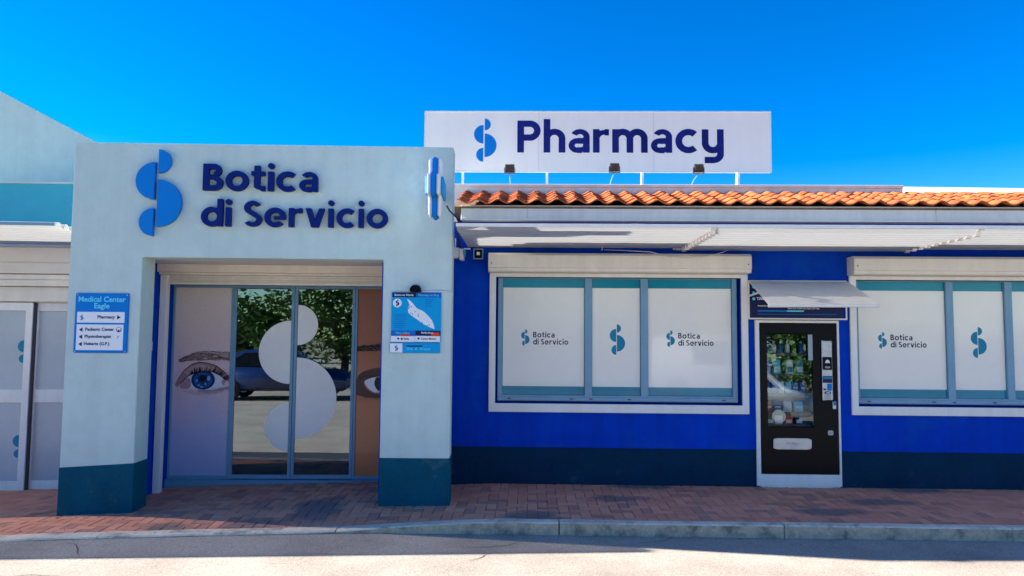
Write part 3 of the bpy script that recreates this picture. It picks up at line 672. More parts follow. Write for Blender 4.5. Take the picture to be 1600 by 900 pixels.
# printed pictures on the side panels: flat layers a fraction of a millimetre apart
def smooth_poly(pts, n=5):
    out = []; m = len(pts)
    for i in range(m):
        p0, p1, p2, p3 = pts[i-1], pts[i], pts[(i+1) % m], pts[(i+2) % m]
        for k in range(n):
            t = k/n; out.append(tuple(.5*((2*p1[c])+(-p0[c]+p2[c])*t+(2*p0[c]-5*p1[c]+4*p2[c]-p3[c])*t*t+(-p0[c]+3*p1[c]-3*p2[c]+p3[c])*t**3) for c in (0, 1)))
    return out
def flat(polys, y, conv, lim):
    V, F = [], []
    for pts in polys:
        q = [conv(*p) for p in pts]
        for f_ in (lambda p: p[0]-lim[0], lambda p: lim[1]-p[0]): q = clip(q, f_) if q else q
        if len(q) < 3: continue
        o = len(V); V += [(a, y, b) for a, b in q]; F.append(tuple(range(o, o+len(q))))
    return V, F
def layer(name, polys, m, parent, k, conv, lim):
    vf = flat(polys, D-.0006*k+.0015, conv, lim)
    me = bpy.data.meshes.new(name); me.from_pydata(vf[0], [], vf[1]); me.materials.append(MATS[m]); bm = bmesh.new(); bm.from_mesh(me)
    for f in bm.faces:
        if f.normal.y > 0: f.normal_flip()
    bmesh.ops.triangulate(bm, faces=bm.faces[:]); bm.to_mesh(me); bm.free(); o = link(name, me, parent)
    if name in ('printed_eyebrow', 'printed_lash', 'printed_iris_ray', 'printed_highlight'): o['kind'] = 'stuff'
    return o
def hair(p, ang, ln, w, bend=0):
    """tapered curved hair in picture coordinates"""
    P = []; a = ang; x, y = p; pts = [(x, y)]
    for k in range(4): x += math.cos(a)*ln/4; y -= math.sin(a)*ln/4; a += bend/4; pts.append((x, y))
    L_, R2 = [], []
    for k, (x, y) in enumerate(pts):
        ww = w*(1-k/4)*.5+.15; nx, ny = math.sin(ang), math.cos(ang); L_.append((x+nx*ww, y+ny*ww)); R2.append((x-nx*ww, y-ny*ww))
    return L_+R2[::-1]
cvL = lambda x, y: (-3.452+(260+x/9-271.5)*.00772, 2.338-(540+y/9-447)*.00777); limL = (-3.466, -2.787)
lash = [(190, 545), (300, 440), (400, 388), (520, 370), (650, 378), (760, 430), (830, 490)]
crease = [(120, 560), (160, 470), (240, 350), (340, 268), (440, 236), (560, 245), (700, 288), (810, 370), (935, 520)]
def along(pl_, t):
    t *= len(pl_)-1; i = min(int(t), len(pl_)-2); u = t-i; return (pl_[i][0]+(pl_[i+1][0]-pl_[i][0])*u, pl_[i][1]+(pl_[i+1][1]-pl_[i][1])*u)
layer('printed_eyelid', [smooth_poly(crease, 1)+[(935, 560), (830, 490)]+lash[::-1][1:]+[(150, 600)]], 'print_lid', pl, 10, cvL, limL)
layer('printed_lid_light', [[(x, y+38) for x, y in crease[2:7]]+[(x, y-22) for x, y in lash[::-1][1:6]]], 'print_lid_light', pl, 10.6, cvL, limL)
layer('printed_under_eye', [smooth_poly([(200, 640), (420, 655), (640, 660), (800, 610), (780, 665), (600, 705), (400, 700)], 4)], 'print_under', pl, 9.5, cvL, limL)
layer('printed_crease', [crease+[(x, y+15) for x, y in crease[::-1]]], 'print_crease', pl, 12, cvL, limL)
eye_o = lash+[(815, 540), (730, 605), (600, 634), (430, 628), (300, 618), (205, 610)]
layer('printed_eye_white', [smooth_poly(eye_o, 4)], 'print_sclera', pl, 11, cvL, limL)
layer('printed_eye_corner', [smooth_poly([(190, 545), (300, 460), (340, 520), (320, 612), (205, 610)], 3), smooth_poly([(832, 492), (800, 470), (775, 530), (800, 560), (820, 535)], 3)], 'print_corner', pl, 12, cvL, limL)
def ell(cx, cy, rx_, ry_, n=30, top=None):
    return [(cx+rx_*math.cos(2*math.pi*k/n), max(cy-ry_*math.sin(2*math.pi*k/n), top if top else -1e9)) for k in range(n)]
layer('printed_iris_rim', [ell(512, 490, 168, 138, 36, 374)], 'print_iris_dark', pl, 13, cvL, limL)
layer('printed_iris', [ell(510, 492, 132, 108, 36, 388)], 'print_iris', pl, 14, cvL, limL)
layer('printed_iris_ray', [hair((510+50*math.cos(a), 478-45*math.sin(a)), a, random.uniform(40, 75), random.uniform(8, 22)) for a in [2*math.pi*k/34+random.uniform(-.08, .08) for k in range(34)] if not .9 < a < 2.3], 'print_iris_dark', pl, 15, cvL, limL)
layer('printed_pupil', [ell(505, 468, 50, 50)], 'print_pupil', pl, 16, cvL, limL)
layer('printed_highlight', [ell(592, 468, 24, 34), ell(455, 565, 16, 10), ell(495, 590, 26, 9), ell(425, 500, 12, 18), ell(548, 545, 14, 16)], 'print_iris_light', pl, 17, cvL, limL)
H_ = []
for k in range(420):
    t = random.random(); x = 145+800*t; top = 215-130*math.sin(min(1, t*2.2)*1.57)+35*max(0, t-.55); bot = 252-36*math.sin(t*3.1)
    y = bot+(top-bot)*random.random()**.9; H_.append(hair((x, y), .42*(1-t)-.12+random.uniform(-.12, .16), random.uniform(45, 110), random.uniform(3, 6), -.35))
layer('printed_eyebrow', H_, 'print_hair', pl, 18, cvL, limL)
Ls = [[(a[0]-3, a[1]-9) for a in lash]+[(935, 560), (935, 530)]+[(a[0]+3, a[1]+5) for a in lash[::-1]]]
Ls = [[(x, y-8) for x, y in lash]+[(x, y+6) for x, y in lash[::-1]]]
for k in range(70):
    t = random.uniform(.2, 1); p = along(lash, t); Ls.append(hair(p, 2.1-1.6*t+random.uniform(-.12, .12), random.uniform(60, 100)*(.75+.5*t), random.uniform(9, 15), .5-.9*t))
for k in range(26):
    t = .25+.72*k/26; p = (300+620*t, 632-60*max(0, t-.55)*2.2); Ls.append(hair(p, -1.9+1.0*t+random.uniform(-.15, .15), random.uniform(45, 80), 7, .3))
layer('printed_lash', Ls, 'print_lash', pl, 19, cvL, limL)
cvR = lambda x, y: (-1.239+(545+x/5.63-559)*.0079, 2.36-(500+y/5.63-447)*.00782); limR = (-1.236, -.80)
layer('printed_eyelid', [smooth_poly([(40, 640), (70, 560), (110, 480), (190, 442), (300, 425), (420, 450), (420, 520), (290, 505), (220, 512), (150, 545), (160, 600), (220, 645), (300, 665), (300, 690), (200, 690), (100, 670)], 3)], 'print_dark_lid', pr, 10, cvR, limR)
layer('printed_eye_white', [smooth_poly([(152, 545), (225, 512), (300, 505), (420, 540), (420, 620), (300, 645), (225, 636), (175, 595)], 3)], 'print_eye_white', pr, 11, cvR, limR)
layer('printed_iris', [ell(312, 560, 74, 78, 30, 508)], 'print_pupil', pr, 12, cvR, limR)
Hb = []
for k in range(240):
    t = random.random(); x = 20+340*t; y = 262-20*t+random.uniform(-28, 30)*(.6+.6*t); Hb.append(hair((x, y), .12+random.uniform(-.2, .25), random.uniform(30, 60), random.uniform(3, 6), -.3))
layer('printed_eyebrow', Hb, 'print_dark_hair', pr, 13, cvR, limR)
Lr = [hair((150+150*k/14, 650+22*math.sin(k)), -1.7+.08*k+random.uniform(-.2, .2), random.uniform(35, 70), 4, .5) for k in range(14)]+[hair((110+180*k/20, 525-18*math.sin(k/20*3)), 2.4-1.2*k/20, random.uniform(35, 60), 5, -.4) for k in range(20)]
layer('printed_lash', Lr, 'print_dark_hair', pr, 14, cvR, limR)
# dim shop interior behind the glass
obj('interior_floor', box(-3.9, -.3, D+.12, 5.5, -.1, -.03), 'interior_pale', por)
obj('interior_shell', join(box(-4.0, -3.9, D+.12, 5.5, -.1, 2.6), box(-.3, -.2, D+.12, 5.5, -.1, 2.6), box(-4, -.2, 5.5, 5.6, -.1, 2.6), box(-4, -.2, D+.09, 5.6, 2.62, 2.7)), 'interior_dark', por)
obj('wall_switch', box(-3.4995, -3.485, .80, .86, 1.55, 1.66), 'plastic_white', por, bevel=.004)

# ------------------------------------------------------------------ signs on the portal
lt = thing('lettering_sign', 'raised dark navy two line shop name on the white portal', 'sign', P0, A)
word('Botica', 1.198, .282, .19, 'letter_navy', lt, (-2.618, -.012, 3.250), .045, .10)
word('di Servicio', 1.947, .272, .19, 'letter_navy', lt, (-2.624, -.012, 2.872), .045, .115)
lg = thing('emblem_sign', 'raised blue emblem of four half discs left of the navy lettering', 'sign', P0, A)
logo(lg, -3.098, 3.676, .914, 'logo_blue', -.012, .05, 'half_disc', .038)
# side-on pharmacy cross
cr = thing('cross_sign', 'pharmacy cross light seen edge on at the right end of the portal', 'sign', P0, A)
obj('bracket', box(-.165, -.135, -.10, -.001, 3.15, 3.28), 'grey_metal', cr)
def cross_poly(s, t): return [(-t, -s), (t, -s), (t, -t), (s, -t), (s, t), (t, t), (t, s), (-t, s), (-t, t), (-s, t), (-s, -t), (-t, -t)]
cp = [(a-.42, b+3.218) for a, b in cross_poly(.30, .115)]
obj('cross_body', prism_x(cp, -.178, -.122), 'logo_blue', cr, bevel=.012, seg=2)
for x0, x1 in ((-.215, -.179), (-.121, -.085)):
    obj('cross_face', prism_x([(a-.42, b+3.218) for a, b in cross_poly(.288, .103)], x0, x1), 'sign_white', cr, bevel=.012, seg=2)
obj('side_glow_panel', join(box(-.238, -.216, -.62, -.22, 3.13, 3.305), box(-.084, -.060, -.62, -.22, 3.13, 3.305)), 'sign_cyan', cr, bevel=.006)  # added panels, cyan glow of the cross put into their colour
# directory board
db = thing('directory_board', 'blue and white medical center directory board on the left pillar', 'sign', P0, A)
du = lambda x: -3.889+(x-135)*.000962; dv = lambda y: 2.158-(y-120)*.000934
def drect(x0, y0, x1, y1): return box(du(x0), du(x1), -.0235, -.0212, dv(y1), dv(y0))
obj('board', box(du(130), du(700), -.021, -.001, dv(780), dv(118)), 'logo_blue', db, bevel=.006, seg=2)
obj('white_panel', drect(158, 325, 662, 445), 'print_white', db); obj('white_panel', drect(158, 465, 655, 748), 'print_white', db)
def dtext(b, x, y, s, m, al='LEFT', bold=.02): return text('lettering', b, s, m, db, (du(x), -.0252, dv(y)), al, bold)
dtext('Medical Center', 415, 212, .078, 'print_cyan', 'CENTER', .025); dtext('Eagle', 415, 285, .078, 'print_cyan', 'CENTER', .025)
dtext('Pharmacy', 560, 397, .046, 'print_navy', 'RIGHT'); dtext('Pediatric Center', 250, 534, .044, 'print_navy'); dtext('Physiotherapist', 246, 612, .044, 'print_navy')
dtext('Huisarts (G.P.)', 242, 692, .044, 'print_navy')
def arrow(x, y, sd): return prism_y([(du(x), dv(y-24)), (du(x), dv(y+24)), (du(x+sd*36), dv(y))][::(1 if sd > 0 else -1)], -.0255, -.0237)
obj('arrow', arrow(585, 384, 1), 'print_navy', db)
for y in (523, 602, 682): obj('arrow', arrow(222, y, -1), 'print_navy', db)
obj('ring_mark', join(disc(du(608), dv(520), .027, -.0251, -.0237, 20)), 'print_navy', db); obj('ring_mark', disc(du(608), dv(516), .020, -.0258, -.0252, 20), 'print_white', db); obj('ring_mark', disc(du(608), dv(528), .009, -.0264, -.0259, 12), 'print_navy', db)
obj('leaf_mark', prism_y([(du(588), dv(618)), (du(606), dv(604)), (du(618), dv(584)), (du(604), dv(592))], -.0251, -.0237), 'print_teal', db)
logo(db, du(208), dv(355), .062, 'print_teal', -.0237, .0012, 'emblem_piece', .03)
for x in (150, 682):
    for y in (136, 764): obj('screw', disc(du(x), dv(y), .006, -.024, -.0211, 8), 'machine_silver', db)
# duty roster poster board
mp = thing('map_board', 'cyan notice board with pale island map on the right pillar', 'sign', P0, A)
mu = lambda x: -.624+(x-85)*.001055; mv = lambda y: 2.200-(y-172)*.001040
def mrect(x0, y0, x1, y1, k=0): return box(mu(x0), mu(x1), -.0205-.001*k, -.0192-.001*k, mv(y1), mv(y0))
obj('board', box(mu(82), mu(576), -.019, -.001, mv(672), mv(172)), 'sign_cyan', mp, bevel=.003)
obj('header_panel', mrect(90, 174, 326, 222), 'print_navy', mp); obj('header_panel', mrect(328, 174, 572, 222), 'print_blue', mp)
obj('footer_panel', mrect(84, 556, 321, 610), 'print_blue', mp); obj('footer_panel', mrect(323, 556, 572, 608), 'print_navy', mp)
obj('white_panel', mrect(84, 612, 318, 670), 'print_white', mp); obj('white_panel', mrect(321, 610, 568, 668), 'print_white', mp)
isl = [(235, 240), (255, 245), (300, 290), (330, 330), (400, 362), (440, 400), (485, 450), (505, 500), (512, 540), (470, 525), (400, 490), (340, 445), (280, 405), (248, 375), (246, 330), (262, 300), (250, 270)]
obj('island_map', prism_y([(mu(x), mv(y)) for x, y in isl[::-1]], -.0212, -.0192), 'print_white', mp)
for x, y in ((262, 322), (280, 316), (275, 380), (292, 392), (318, 365), (348, 395), (350, 410), (388, 478), (460, 500), (440, 505), (252, 335)):
    obj('map_dot', disc(mu(x), mv(y), .0055, -.0222, -.0214, 8), 'print_navy', mp)
obj('round_mark', disc(mu(140), mv(280), .046, -.0212, -.0192, 24), 'print_white', mp); logo(mp, mu(140), mv(245), .072, 'print_navy', -.0214, .0012, 'emblem_piece', .03)
obj('red_note', mrect(178, 592, 268, 614, 1.5), 'print_red', mp); obj('red_note', mrect(478, 574, 560, 612, 1.5), 'print_red', mp)
def mtext(b, x, y, s, m, al='LEFT', bold=.02): return text('lettering', b, s, m, mp, (mu(x), -.0225, mv(y)), al, bold)
mtext('Botica na Warda', 205, 208, .029, 'print_white', 'CENTER'); mtext('Pharmacy on Duty', 450, 208, .029, 'print_cyan', 'CENTER')
mtext('Pabou di Brug', 200, 588, .027, 'print_cyan', 'CENTER'); mtext('Pariba Brug', 440, 586, .027, 'print_white', 'CENTER')
mtext('Eagle', 235, 648, .026, 'print_navy', 'CENTER'); mtext('Centro Medico', 455, 646, .026, 'print_navy', 'CENTER')
for x, y in ((155, 638), (190, 640), (355, 636)): obj('round_mark', disc(mu(x), mv(y), .011, -.0222, -.0208, 12), 'print_navy', mp)
for y in range(395, 545, 22): obj('list_line', mrect(112, y, random.randint(190, 235), y+6), 'print_blue', mp)
for y in range(240, 320, 22): obj('list_line', mrect(415, y, random.randint(470, 520), y+6), 'print_blue', mp)
npl = thing('name_plate', 'narrow blue name plate fixed below the island map board', 'sign', P0, A)
obj('board', box(mu(72), mu(570), -.021, -.001, mv(783), mv(677)), 'sign_cyan', npl, bevel=.006, seg=2)
obj('white_panel', mrect(76, 686, 198, 778, 2.5), 'print_white', npl); logo(npl, mu(138), mv(700), .066, 'print_teal', -.0236, .0012, 'emblem_piece', .03)
obj('title_line', mrect(240, 706, 396, 718, 2.5), 'print_navy', npl); text('lettering', 'Drs. A. Weyer', .042, 'print_cyan', npl, (mu(240), -.0225, mv(752)), 'LEFT', .012)
ml = thing('sign_lamp', 'small black lamp sitting on top of the island map board', 'lamp', P0, A)
obj('lamp_body', prism_y([(mu(262), mv(171)), (mu(380), mv(171)), (mu(372), mv(120)), (mu(352), mv(100)), (mu(290), mv(100)), (mu(272), mv(130))][::1], -.09, -.001), 'machine_black', ml, bevel=.01, seg=2)
obj('lamp_lip', box(mu(268), mu(378), -.11, -.0905, mv(150), mv(128)), 'machine_black', ml, bevel=.006)
cd = thing('cable_conduit', 'thin pale conduit running right from the small black sign lamp', 'cable', P0, A)
obj('pipe', tube([(mu(385), -.012, mv(160)), (mu(650), -.012, mv(160)), (-.03, -.012, mv(170)), (.006, -.012, mv(186)), (.010, .05, mv(190))], .007, 6), 'plastic_white', cd)

# ------------------------------------------------------------------ medical building on the left
med = thing('medical_building', 'pale building left of the portal with sliding doors and teal band under a gable', 'building', P0, A)
G = 1.45
obj('wall', holes(-22, -3.72, -.3, 2.835, G, G+.2, [(-6.36, -4.2, -.35, 2.12)]), 'stucco_cream', med)
obj('upper_band', box(-22, -3.72, G, G+.2, 2.8355, 3.60), 'band_teal', med)
obj('coping', box(-22, -3.72, G-.03, G+.25, 3.601, 3.625), 'stucco_white', med)
obj('gable', prism_y([(-9, 3.0), (-3.6, 3.0), (-3.6, 3.62), (-9, 6.42)], 2.6, 2.8), 'stucco_white', med)
obj('flat_roof', box(-22, -3.72, G+.251, 2.599, 3.50, 3.58), 'stucco_white', med)
obj('shutter_box', join(box(-9, -4.0, G-.12, G-.002, 2.47, 2.795), box(-9, -4.0, G-.135, G-.1205, 2.60, 2.612)), 'stucco_cream', med, bevel=.006)
obj('head_trim', join(box(-9, -4.0, G-.10, G-.002, 2.395, 2.462), box(-9, -4.0, G-.13, G-.002, 2.315, 2.392)), 'cream_metal', med, bevel=.005)
obj('head_panel', box(-9, -4.0, G-.07, G-.002, 2.13, 2.31), 'cream_metal', med, bevel=.004)
lc = link('canopy', None, med, (-4.16, G, 0), (0, 0, .045))  # skewed off the wall, unseen run extended, to shape the road's shadow edge
corrugated('sheet', -18, 0, -1.51, -.012, 2.868, lc)
obj('edge_trim', box(-18, -.02, -1.54, -1.513, 2.855, 2.885), 'grey_metal', lc)
obj('wall_batten', box(-22, -4.0, G-.05, G-.001, 2.80, 2.834), 'white_metal', med)
def med_door(l0, l1, y, label, ls_=.085):
    o = tag(link('sliding_door', None, med), label)
    obj('door_frame', holes(l0, l1, -.16, 2.118, y-.02, y+.03, [(l0+ls_, l1-.085, -.04, .90), (l0+ls_, l1-.085, 1.06, 2.02)]), 'white_metal', o, bevel=.004)
    for a, b in ((-.045, .905), (1.055, 2.025)): obj('pane', box(l0+ls_-.005, l1-.08, y+.004, y+.01, a, b), 'vinyl_grey', o)
    for zt_ in (1.655, .51):
        obj('emblem_piece', half_disc(l1-.10, zt_-.07, .072, -1, y+.002, y+.0038), 'print_teal', o); obj('emblem_piece', half_disc(l1-.10, zt_-.222, .052, -1, y+.002, y+.0038), 'print_teal', o)
med_door(-6.35, -5.20, G-.03, 'sliding door leaf at the picture edge'); med_door(-5.185, -4.62, G+.035, 'sliding door leaf beside the portal', .015)
obj('door_gap_shade', box(-5.197, -5.187, G-.04, G+.06, -.16, 2.118), 'dark_metal', med)  # dark strip put in for the shaded gap between the leaves
obj('threshold', box(-8, -4.2, G-.06, G+.2, -.3, -.162), 'grey_metal', med); obj('jamb', box(-4.615, -4.2, G+.02, G+.09, -.16, 2.118), 'cream_metal', med)
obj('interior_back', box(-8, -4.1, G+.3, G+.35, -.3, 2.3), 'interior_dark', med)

# ------------------------------------------------------------------ rooftop sign with floodlights
rs = thing('rooftop_sign', 'long white pharmacy sign board standing on posts above the tiled roof', 'sign')
obj('board', box(-1.492, 3.39, 1.50, 1.56, 4.08, 4.945), 'sign_white', rs, bevel=.004)
obj('edge_frame', frame_vf(-1.497, 3.395, 4.075, 4.95, .012, 1.494, 1.499), 'white_metal', rs)
for x in (.25, 1.6, 2.95, -.95): obj('post', join(box(x-.016, x+.016, 1.565, 1.60, 3.745, 4.5), box(x-.05, x+.05, 1.55, 1.63, 3.745, 3.752)), 'white_metal', rs)
for x in (-.29, .0, .25, 1.6, 2.95): 
    if x > .1: obj('foot_strut', tube([(x, 1.6, 4.3), (x, 1.74, 3.75)], .012, 6), 'white_metal', rs)
for x in (.13, 1.75): obj('panel_seam', box(x-.0015, x+.0015, 1.4985, 1.4995, 4.09, 4.935), 'print_grey', rs)
word('Pharmacy', 2.905, .459, .195, 'print_purple', rs, (-.175, 1.4985, 4.353), .003, .1)
logo(rs, -.647, 4.840, .62, 'logo_blue', 1.4985, .003, 'emblem_piece', .03)
def floodlight(hx, hz, bx, label):
    f = thing('floodlight', label, 'floodlight', (bx, 1.0, 3.745), 0, 'floodlights in front of the rooftop sign')
    dx = hx-bx; dz = hz-3.745
    obj('base_plate', box(-.04, .04, -.03, .03, 0, .008), 'grey_metal', f)
    obj('arm', tube([(0, 0, .008), (dx*.5, 0, dz*.45), (dx, .0, dz-.075)], .009, 6), 'grey_metal', f)
    obj('yoke', join(box(dx-.075, dx-.068, -.02, .02, dz-.075, dz+.01), box(dx+.068, dx+.075, -.02, .02, dz-.075, dz+.01), box(dx-.0675, dx+.0675, -.02, .02, dz-.075, dz-.068)), 'dark_metal', f)
    h = link('head', None, f, (dx, 0, dz), (R_(28), 0, 0))
    obj('housing', box(-.064, .064, -.02, .025, -.055, .055), 'dark_metal', h, bevel=.006)
    for k in range(5): obj('fin', box(-.045+.0225*k-.003, -.045+.0225*k+.003, -.036, -.0205, -.045, .045), 'dark_metal', h)
    obj('lens', box(-.052, .052, .0255, .029, -.043, .043), 'sign_white', h)
floodlight(-.266, 4.007, -.252, 'small dark floodlight below the emblem of the rooftop sign')
floodlight(1.137, 4.026, 1.067, 'small dark floodlight below the middle of the rooftop lettering')
floodlight(2.258, 4.017, 2.144, 'small dark floodlight below the end of the rooftop lettering')

# ------------------------------------------------------------------ vending machine, its hood and its notice
vm = thing('vending_machine', 'black glass fronted vending machine set into the blue wall', 'vending machine', (0, 0, .18))
Z = -.18
obj('cabinet', holes(2.722, 3.612, .003, 1.752, .03, .85, [(2.795, 3.34, .54, 1.63)]), 'machine_black', vm)
obj('door', holes(2.720, 3.614, .001, 1.754, -.028, .0295, [(2.803, 3.332, .545, 1.625)]), 'machine_black', vm, bevel=.006)
obj('back_liner', box(2.80, 3.335, .60, .64, .54, 1.63), 'interior_dark', vm)
g = obj('glass', box(2.806, 3.329, -.003, .003, -.535, .535), 'glass_machine', vm, loc=(0, -.004, 1.086), rot=(R_(-1.4), 0, 0))
obj('door_trim', box(3.278, 3.33, -.034, -.0285, 1.32, 1.62), 'print_grey', vm)
sh_z = [1.40, 1.15, .92, .70, .56]
for z in sh_z: obj('shelf', join(box(2.805, 3.33, .06, .58, z-.012, z), box(2.805, 3.33, .052, .0595, z-.03, z+.004)), 'dark_metal', vm)
cp_ = obj('control_panel', box(3.423, 3.556, -.045, -.0285, .855, 1.553), 'machine_silver', vm, bevel=.012, seg=2)
obj('card_reader', box(3.436, 3.543, -.058, -.0455, 1.21, 1.36), 'machine_black', cp_, bevel=.006); obj('reader_mark', prism_y([(3.46, 1.29), (3.52, 1.29), (3.508, 1.32), (3.49, 1.332), (3.472, 1.32)], -.0605, -.0585), 'print_white', cp_)
text('lettering', 'PLUS', .026, 'print_white', cp_, (3.49, -.0592, 1.232), 'CENTER', .02)
obj('display', box(3.436, 3.543, -.050, -.0455, 1.06, 1.14), 'print_navy', cp_); obj('display_strip', box(3.44, 3.539, -.0515, -.0505, 1.105, 1.132), 'print_teal', cp_)
obj('coin_slot', box(3.485, 3.54, -.052, -.0455, .97, 1.05), 'logo_blue', cp_, bevel=.003); obj('knob', disc(3.455, .985, .012, -.055, -.0455, 12), 'print_black', cp_)
obj('maker_badge', disc(3.49, .945, .038, -.049, -.0455, 20, .017), 'print_black', cp_); text('lettering', 'AMS', .024, 'print_white', cp_, (3.49, -.0505, .937), 'CENTER', .02)
for i in range(3):
    for j in range(4): obj('key', box(3.456+.026*i, 3.475+.026*i, -.05, -.0455, .872+.014*j*1.2, .882+.014*j*1.2), 'print_grey', cp_)
fl = obj('delivery_flap', prism_y([(2.853, .30), (2.90, .288), (3.25, .288), (3.292, .30), (3.296, .40), (3.25, .415), (2.90, .415), (2.856, .405)], -.048, -.0285), 'machine_silver', vm, bevel=.006, seg=2)
text('lettering', 'PUSH', .06, 'print_grey', fl, (3.075, -.0495, .33), 'CENTER', .01)
obj('coin_return', box(3.487, 3.548, -.046, -.0285, .455, .508), 'machine_silver', vm, bevel=.008, seg=2); obj('coin_tray', box(3.498, 3.537, -.048, -.0465, .464, .497), 'print_grey', vm)
obj('lock', box(3.548, 3.588, -.045, -.0285, .755, .845), 'machine_silver', vm, bevel=.006); obj('lock_face', box(3.555, 3.581, -.048, -.0455, .80, .84), 'logo_blue', vm)
# goods on the shelves
prods = [  # shelf, x positions, size (w,h), colours, kind
    (0, [2.84, 2.92, 3.00, 3.08, 3.16, 3.24], (.06, .14), ['print_teal', 'print_white', 'print_teal', 'print_white', 'leaf_green', 'print_blue'], None, 'bottle'),
    (1, [2.84, 2.95, 3.10, 3.22], (.08, .17), ['print_blue', 'print_cyan', 'print_white', 'print_teal'], None, 'box'),
    (2, [2.835, 2.92, 3.0, 3.085, 3.165, 3.25], (.066, .14), ['print_blue', 'logo_blue', 'print_white', 'print_cyan', 'logo_blue', 'print_blue'], None, 'packet'),
    (3, [2.84, 2.95, 3.07, 3.20], (.1, .13), ['print_red', 'print_teal', 'print_white', 'print_cyan'], None, 'packet'),
    (4, [2.86, 2.96, 3.08, 3.2], (.09, .115), ['leaf_green', 'print_white', 'print_red', 'print_purple'], None, 'box')]
ORD = ['first', 'second', 'third', 'fourth', 'fifth', 'sixth']
CN = {'print_teal': 'teal', 'print_white': 'white', 'leaf_green': 'green', 'print_blue': 'blue', 'logo_blue': 'blue', 'print_cyan': 'cyan'}
CN.update({'print_red': 'red', 'print_purple': 'purple'}); uniq = {}
for r, xs, (w_, h_), cs, lab, cat in prods:
    for k, x in enumerate(xs):
        z = sh_z[r]+.18+.001
        t = thing({'bottle': 'bottle', 'box': 'carton', 'packet': 'packet'}[cat], uniq.get((r, k)) or '%s %s, %s from the left on the %s shelf of the vending machine' % (CN[cs[k]], cat, ORD[k], ORD[r]), cat, (x, .10, z), random.uniform(-.1, .1), None if (r, k) in uniq else 'goods on the %s shelf' % ORD[r])
        if cat == 'bottle':
            obj('body', tube([(0, 0, 0), (0, 0, h_*.65), (0, 0, h_*.8), (0, 0, h_*.82)], [w_*.45, w_*.45, w_*.2, w_*.18], 10), cs[k], t); obj('cap', tube([(0, 0, h_*.825), (0, 0, h_)], w_*.22, 10), 'print_white', t)
        elif cat == 'packet':
            obj('body', ([(-w_/2, 0, 0), (w_/2, 0, 0), (w_/2, -.02, h_/2), (w_/2, 0, h_), (-w_/2, 0, h_), (-w_/2, -.02, h_/2), (-w_/2, .03, h_/2), (w_/2, .03, h_/2)], [(0, 1, 2, 5), (5, 2, 3, 4), (4, 3, 7, 6), (6, 7, 1, 0), (0, 5, 4, 6), (1, 7, 3, 2)]), cs[k], t, bevel=.003)
            obj('print_strip', box(-w_*.35, w_*.35, -.023, -.0215, h_*.42, h_*.58), 'print_white', t)
        else:
            obj('body', box(-w_/2, w_/2, -.02, .03, 0, h_), cs[k], t, bevel=.002); obj('print_strip', box(-w_*.4, w_*.4, -.0222, -.0205, h_*.15, h_*.5), 'print_white' if cs[k] != 'print_white' else 'print_teal', t)
vn = thing('notice_board', 'dark navy instruction board with white frame above the vending machine', 'sign')
obj('board', box(2.60, 3.70, -.028, -.001, 1.992, 2.43), 'print_navy', vn); obj('frame', frame_vf(2.587, 3.742, 1.974, 2.437, .018, -.036, -.0285), 'white_metal', vn, bevel=.003)
for k, (z, t_) in enumerate(((2.345, 'SELECT'), (2.275, 'PAY'), (2.205, 'TAKE OUT'))):
    obj('bullet', disc(2.655, z+.012, .018, -.0302, -.0285, 14), 'print_cyan', vn); text('lettering', t_, .044, 'print_white', vn, (2.69, -.0296, z), 'LEFT', .03)
text('lettering', 'Accepted methods of payment:', .024, 'print_white', vn, (2.70, -.0296, 2.128), 'LEFT', .02)
text('lettering', 'cash, debit and credit card, contactless', .024, 'print_white', vn, (3.05, -.0296, 2.128), 'LEFT', .01); text('lettering', 'debit card, credit card, bank card only', .024, 'print_white', vn, (3.05, -.0296, 2.098), 'LEFT', .01)
obj('stripe', box(2.70, 3.04, -.0302, -.0285, 2.066, 2.084), 'logo_blue', vn); obj('stripe', box(3.041, 3.24, -.0302, -.0285, 2.066, 2.084), 'print_cyan', vn)
obj('stripe', box(2.70, 3.62, -.0302, -.0285, 2.034, 2.040), 'logo_blue', vn)
hd = thing('vending_hood', 'small sloping white sheet metal hood over the vending machine', 'awning')
V = [(2.587, -.04, 2.430), (3.750, -.04, 2.428), (3.712, -.9, 2.122), (2.545, -.9, 2.114), (3.712, -.9, 2.088), (2.545, -.9, 2.080), (3.712, -.885, 2.085), (2.545, -.885, 2.077), (3.71, -.88, 2.12), (2.547, -.88, 2.112), (3.748, -.04, 2.42), (2.589, -.04, 2.422)]
obj('sheet', (V, [(0, 3, 2, 1), (3, 5, 4, 2), (5, 7, 6, 4), (7, 9, 8, 6), (9, 11, 10, 8), (11, 0, 1, 10), (0, 11, 9, 7, 5, 3), (1, 2, 4, 6, 8, 10)]), 'cream_metal', hd)
obj('lip', box(2.545, 3.712, -.906, -.9005, 2.098, 2.112), 'white_metal', hd)
for x in (2.60, 3.735): obj('bracket', join(tube([(x, -.037, 2.25), (x-.01, -.42, 2.262)], .011, 6)), 'white_metal', hd)

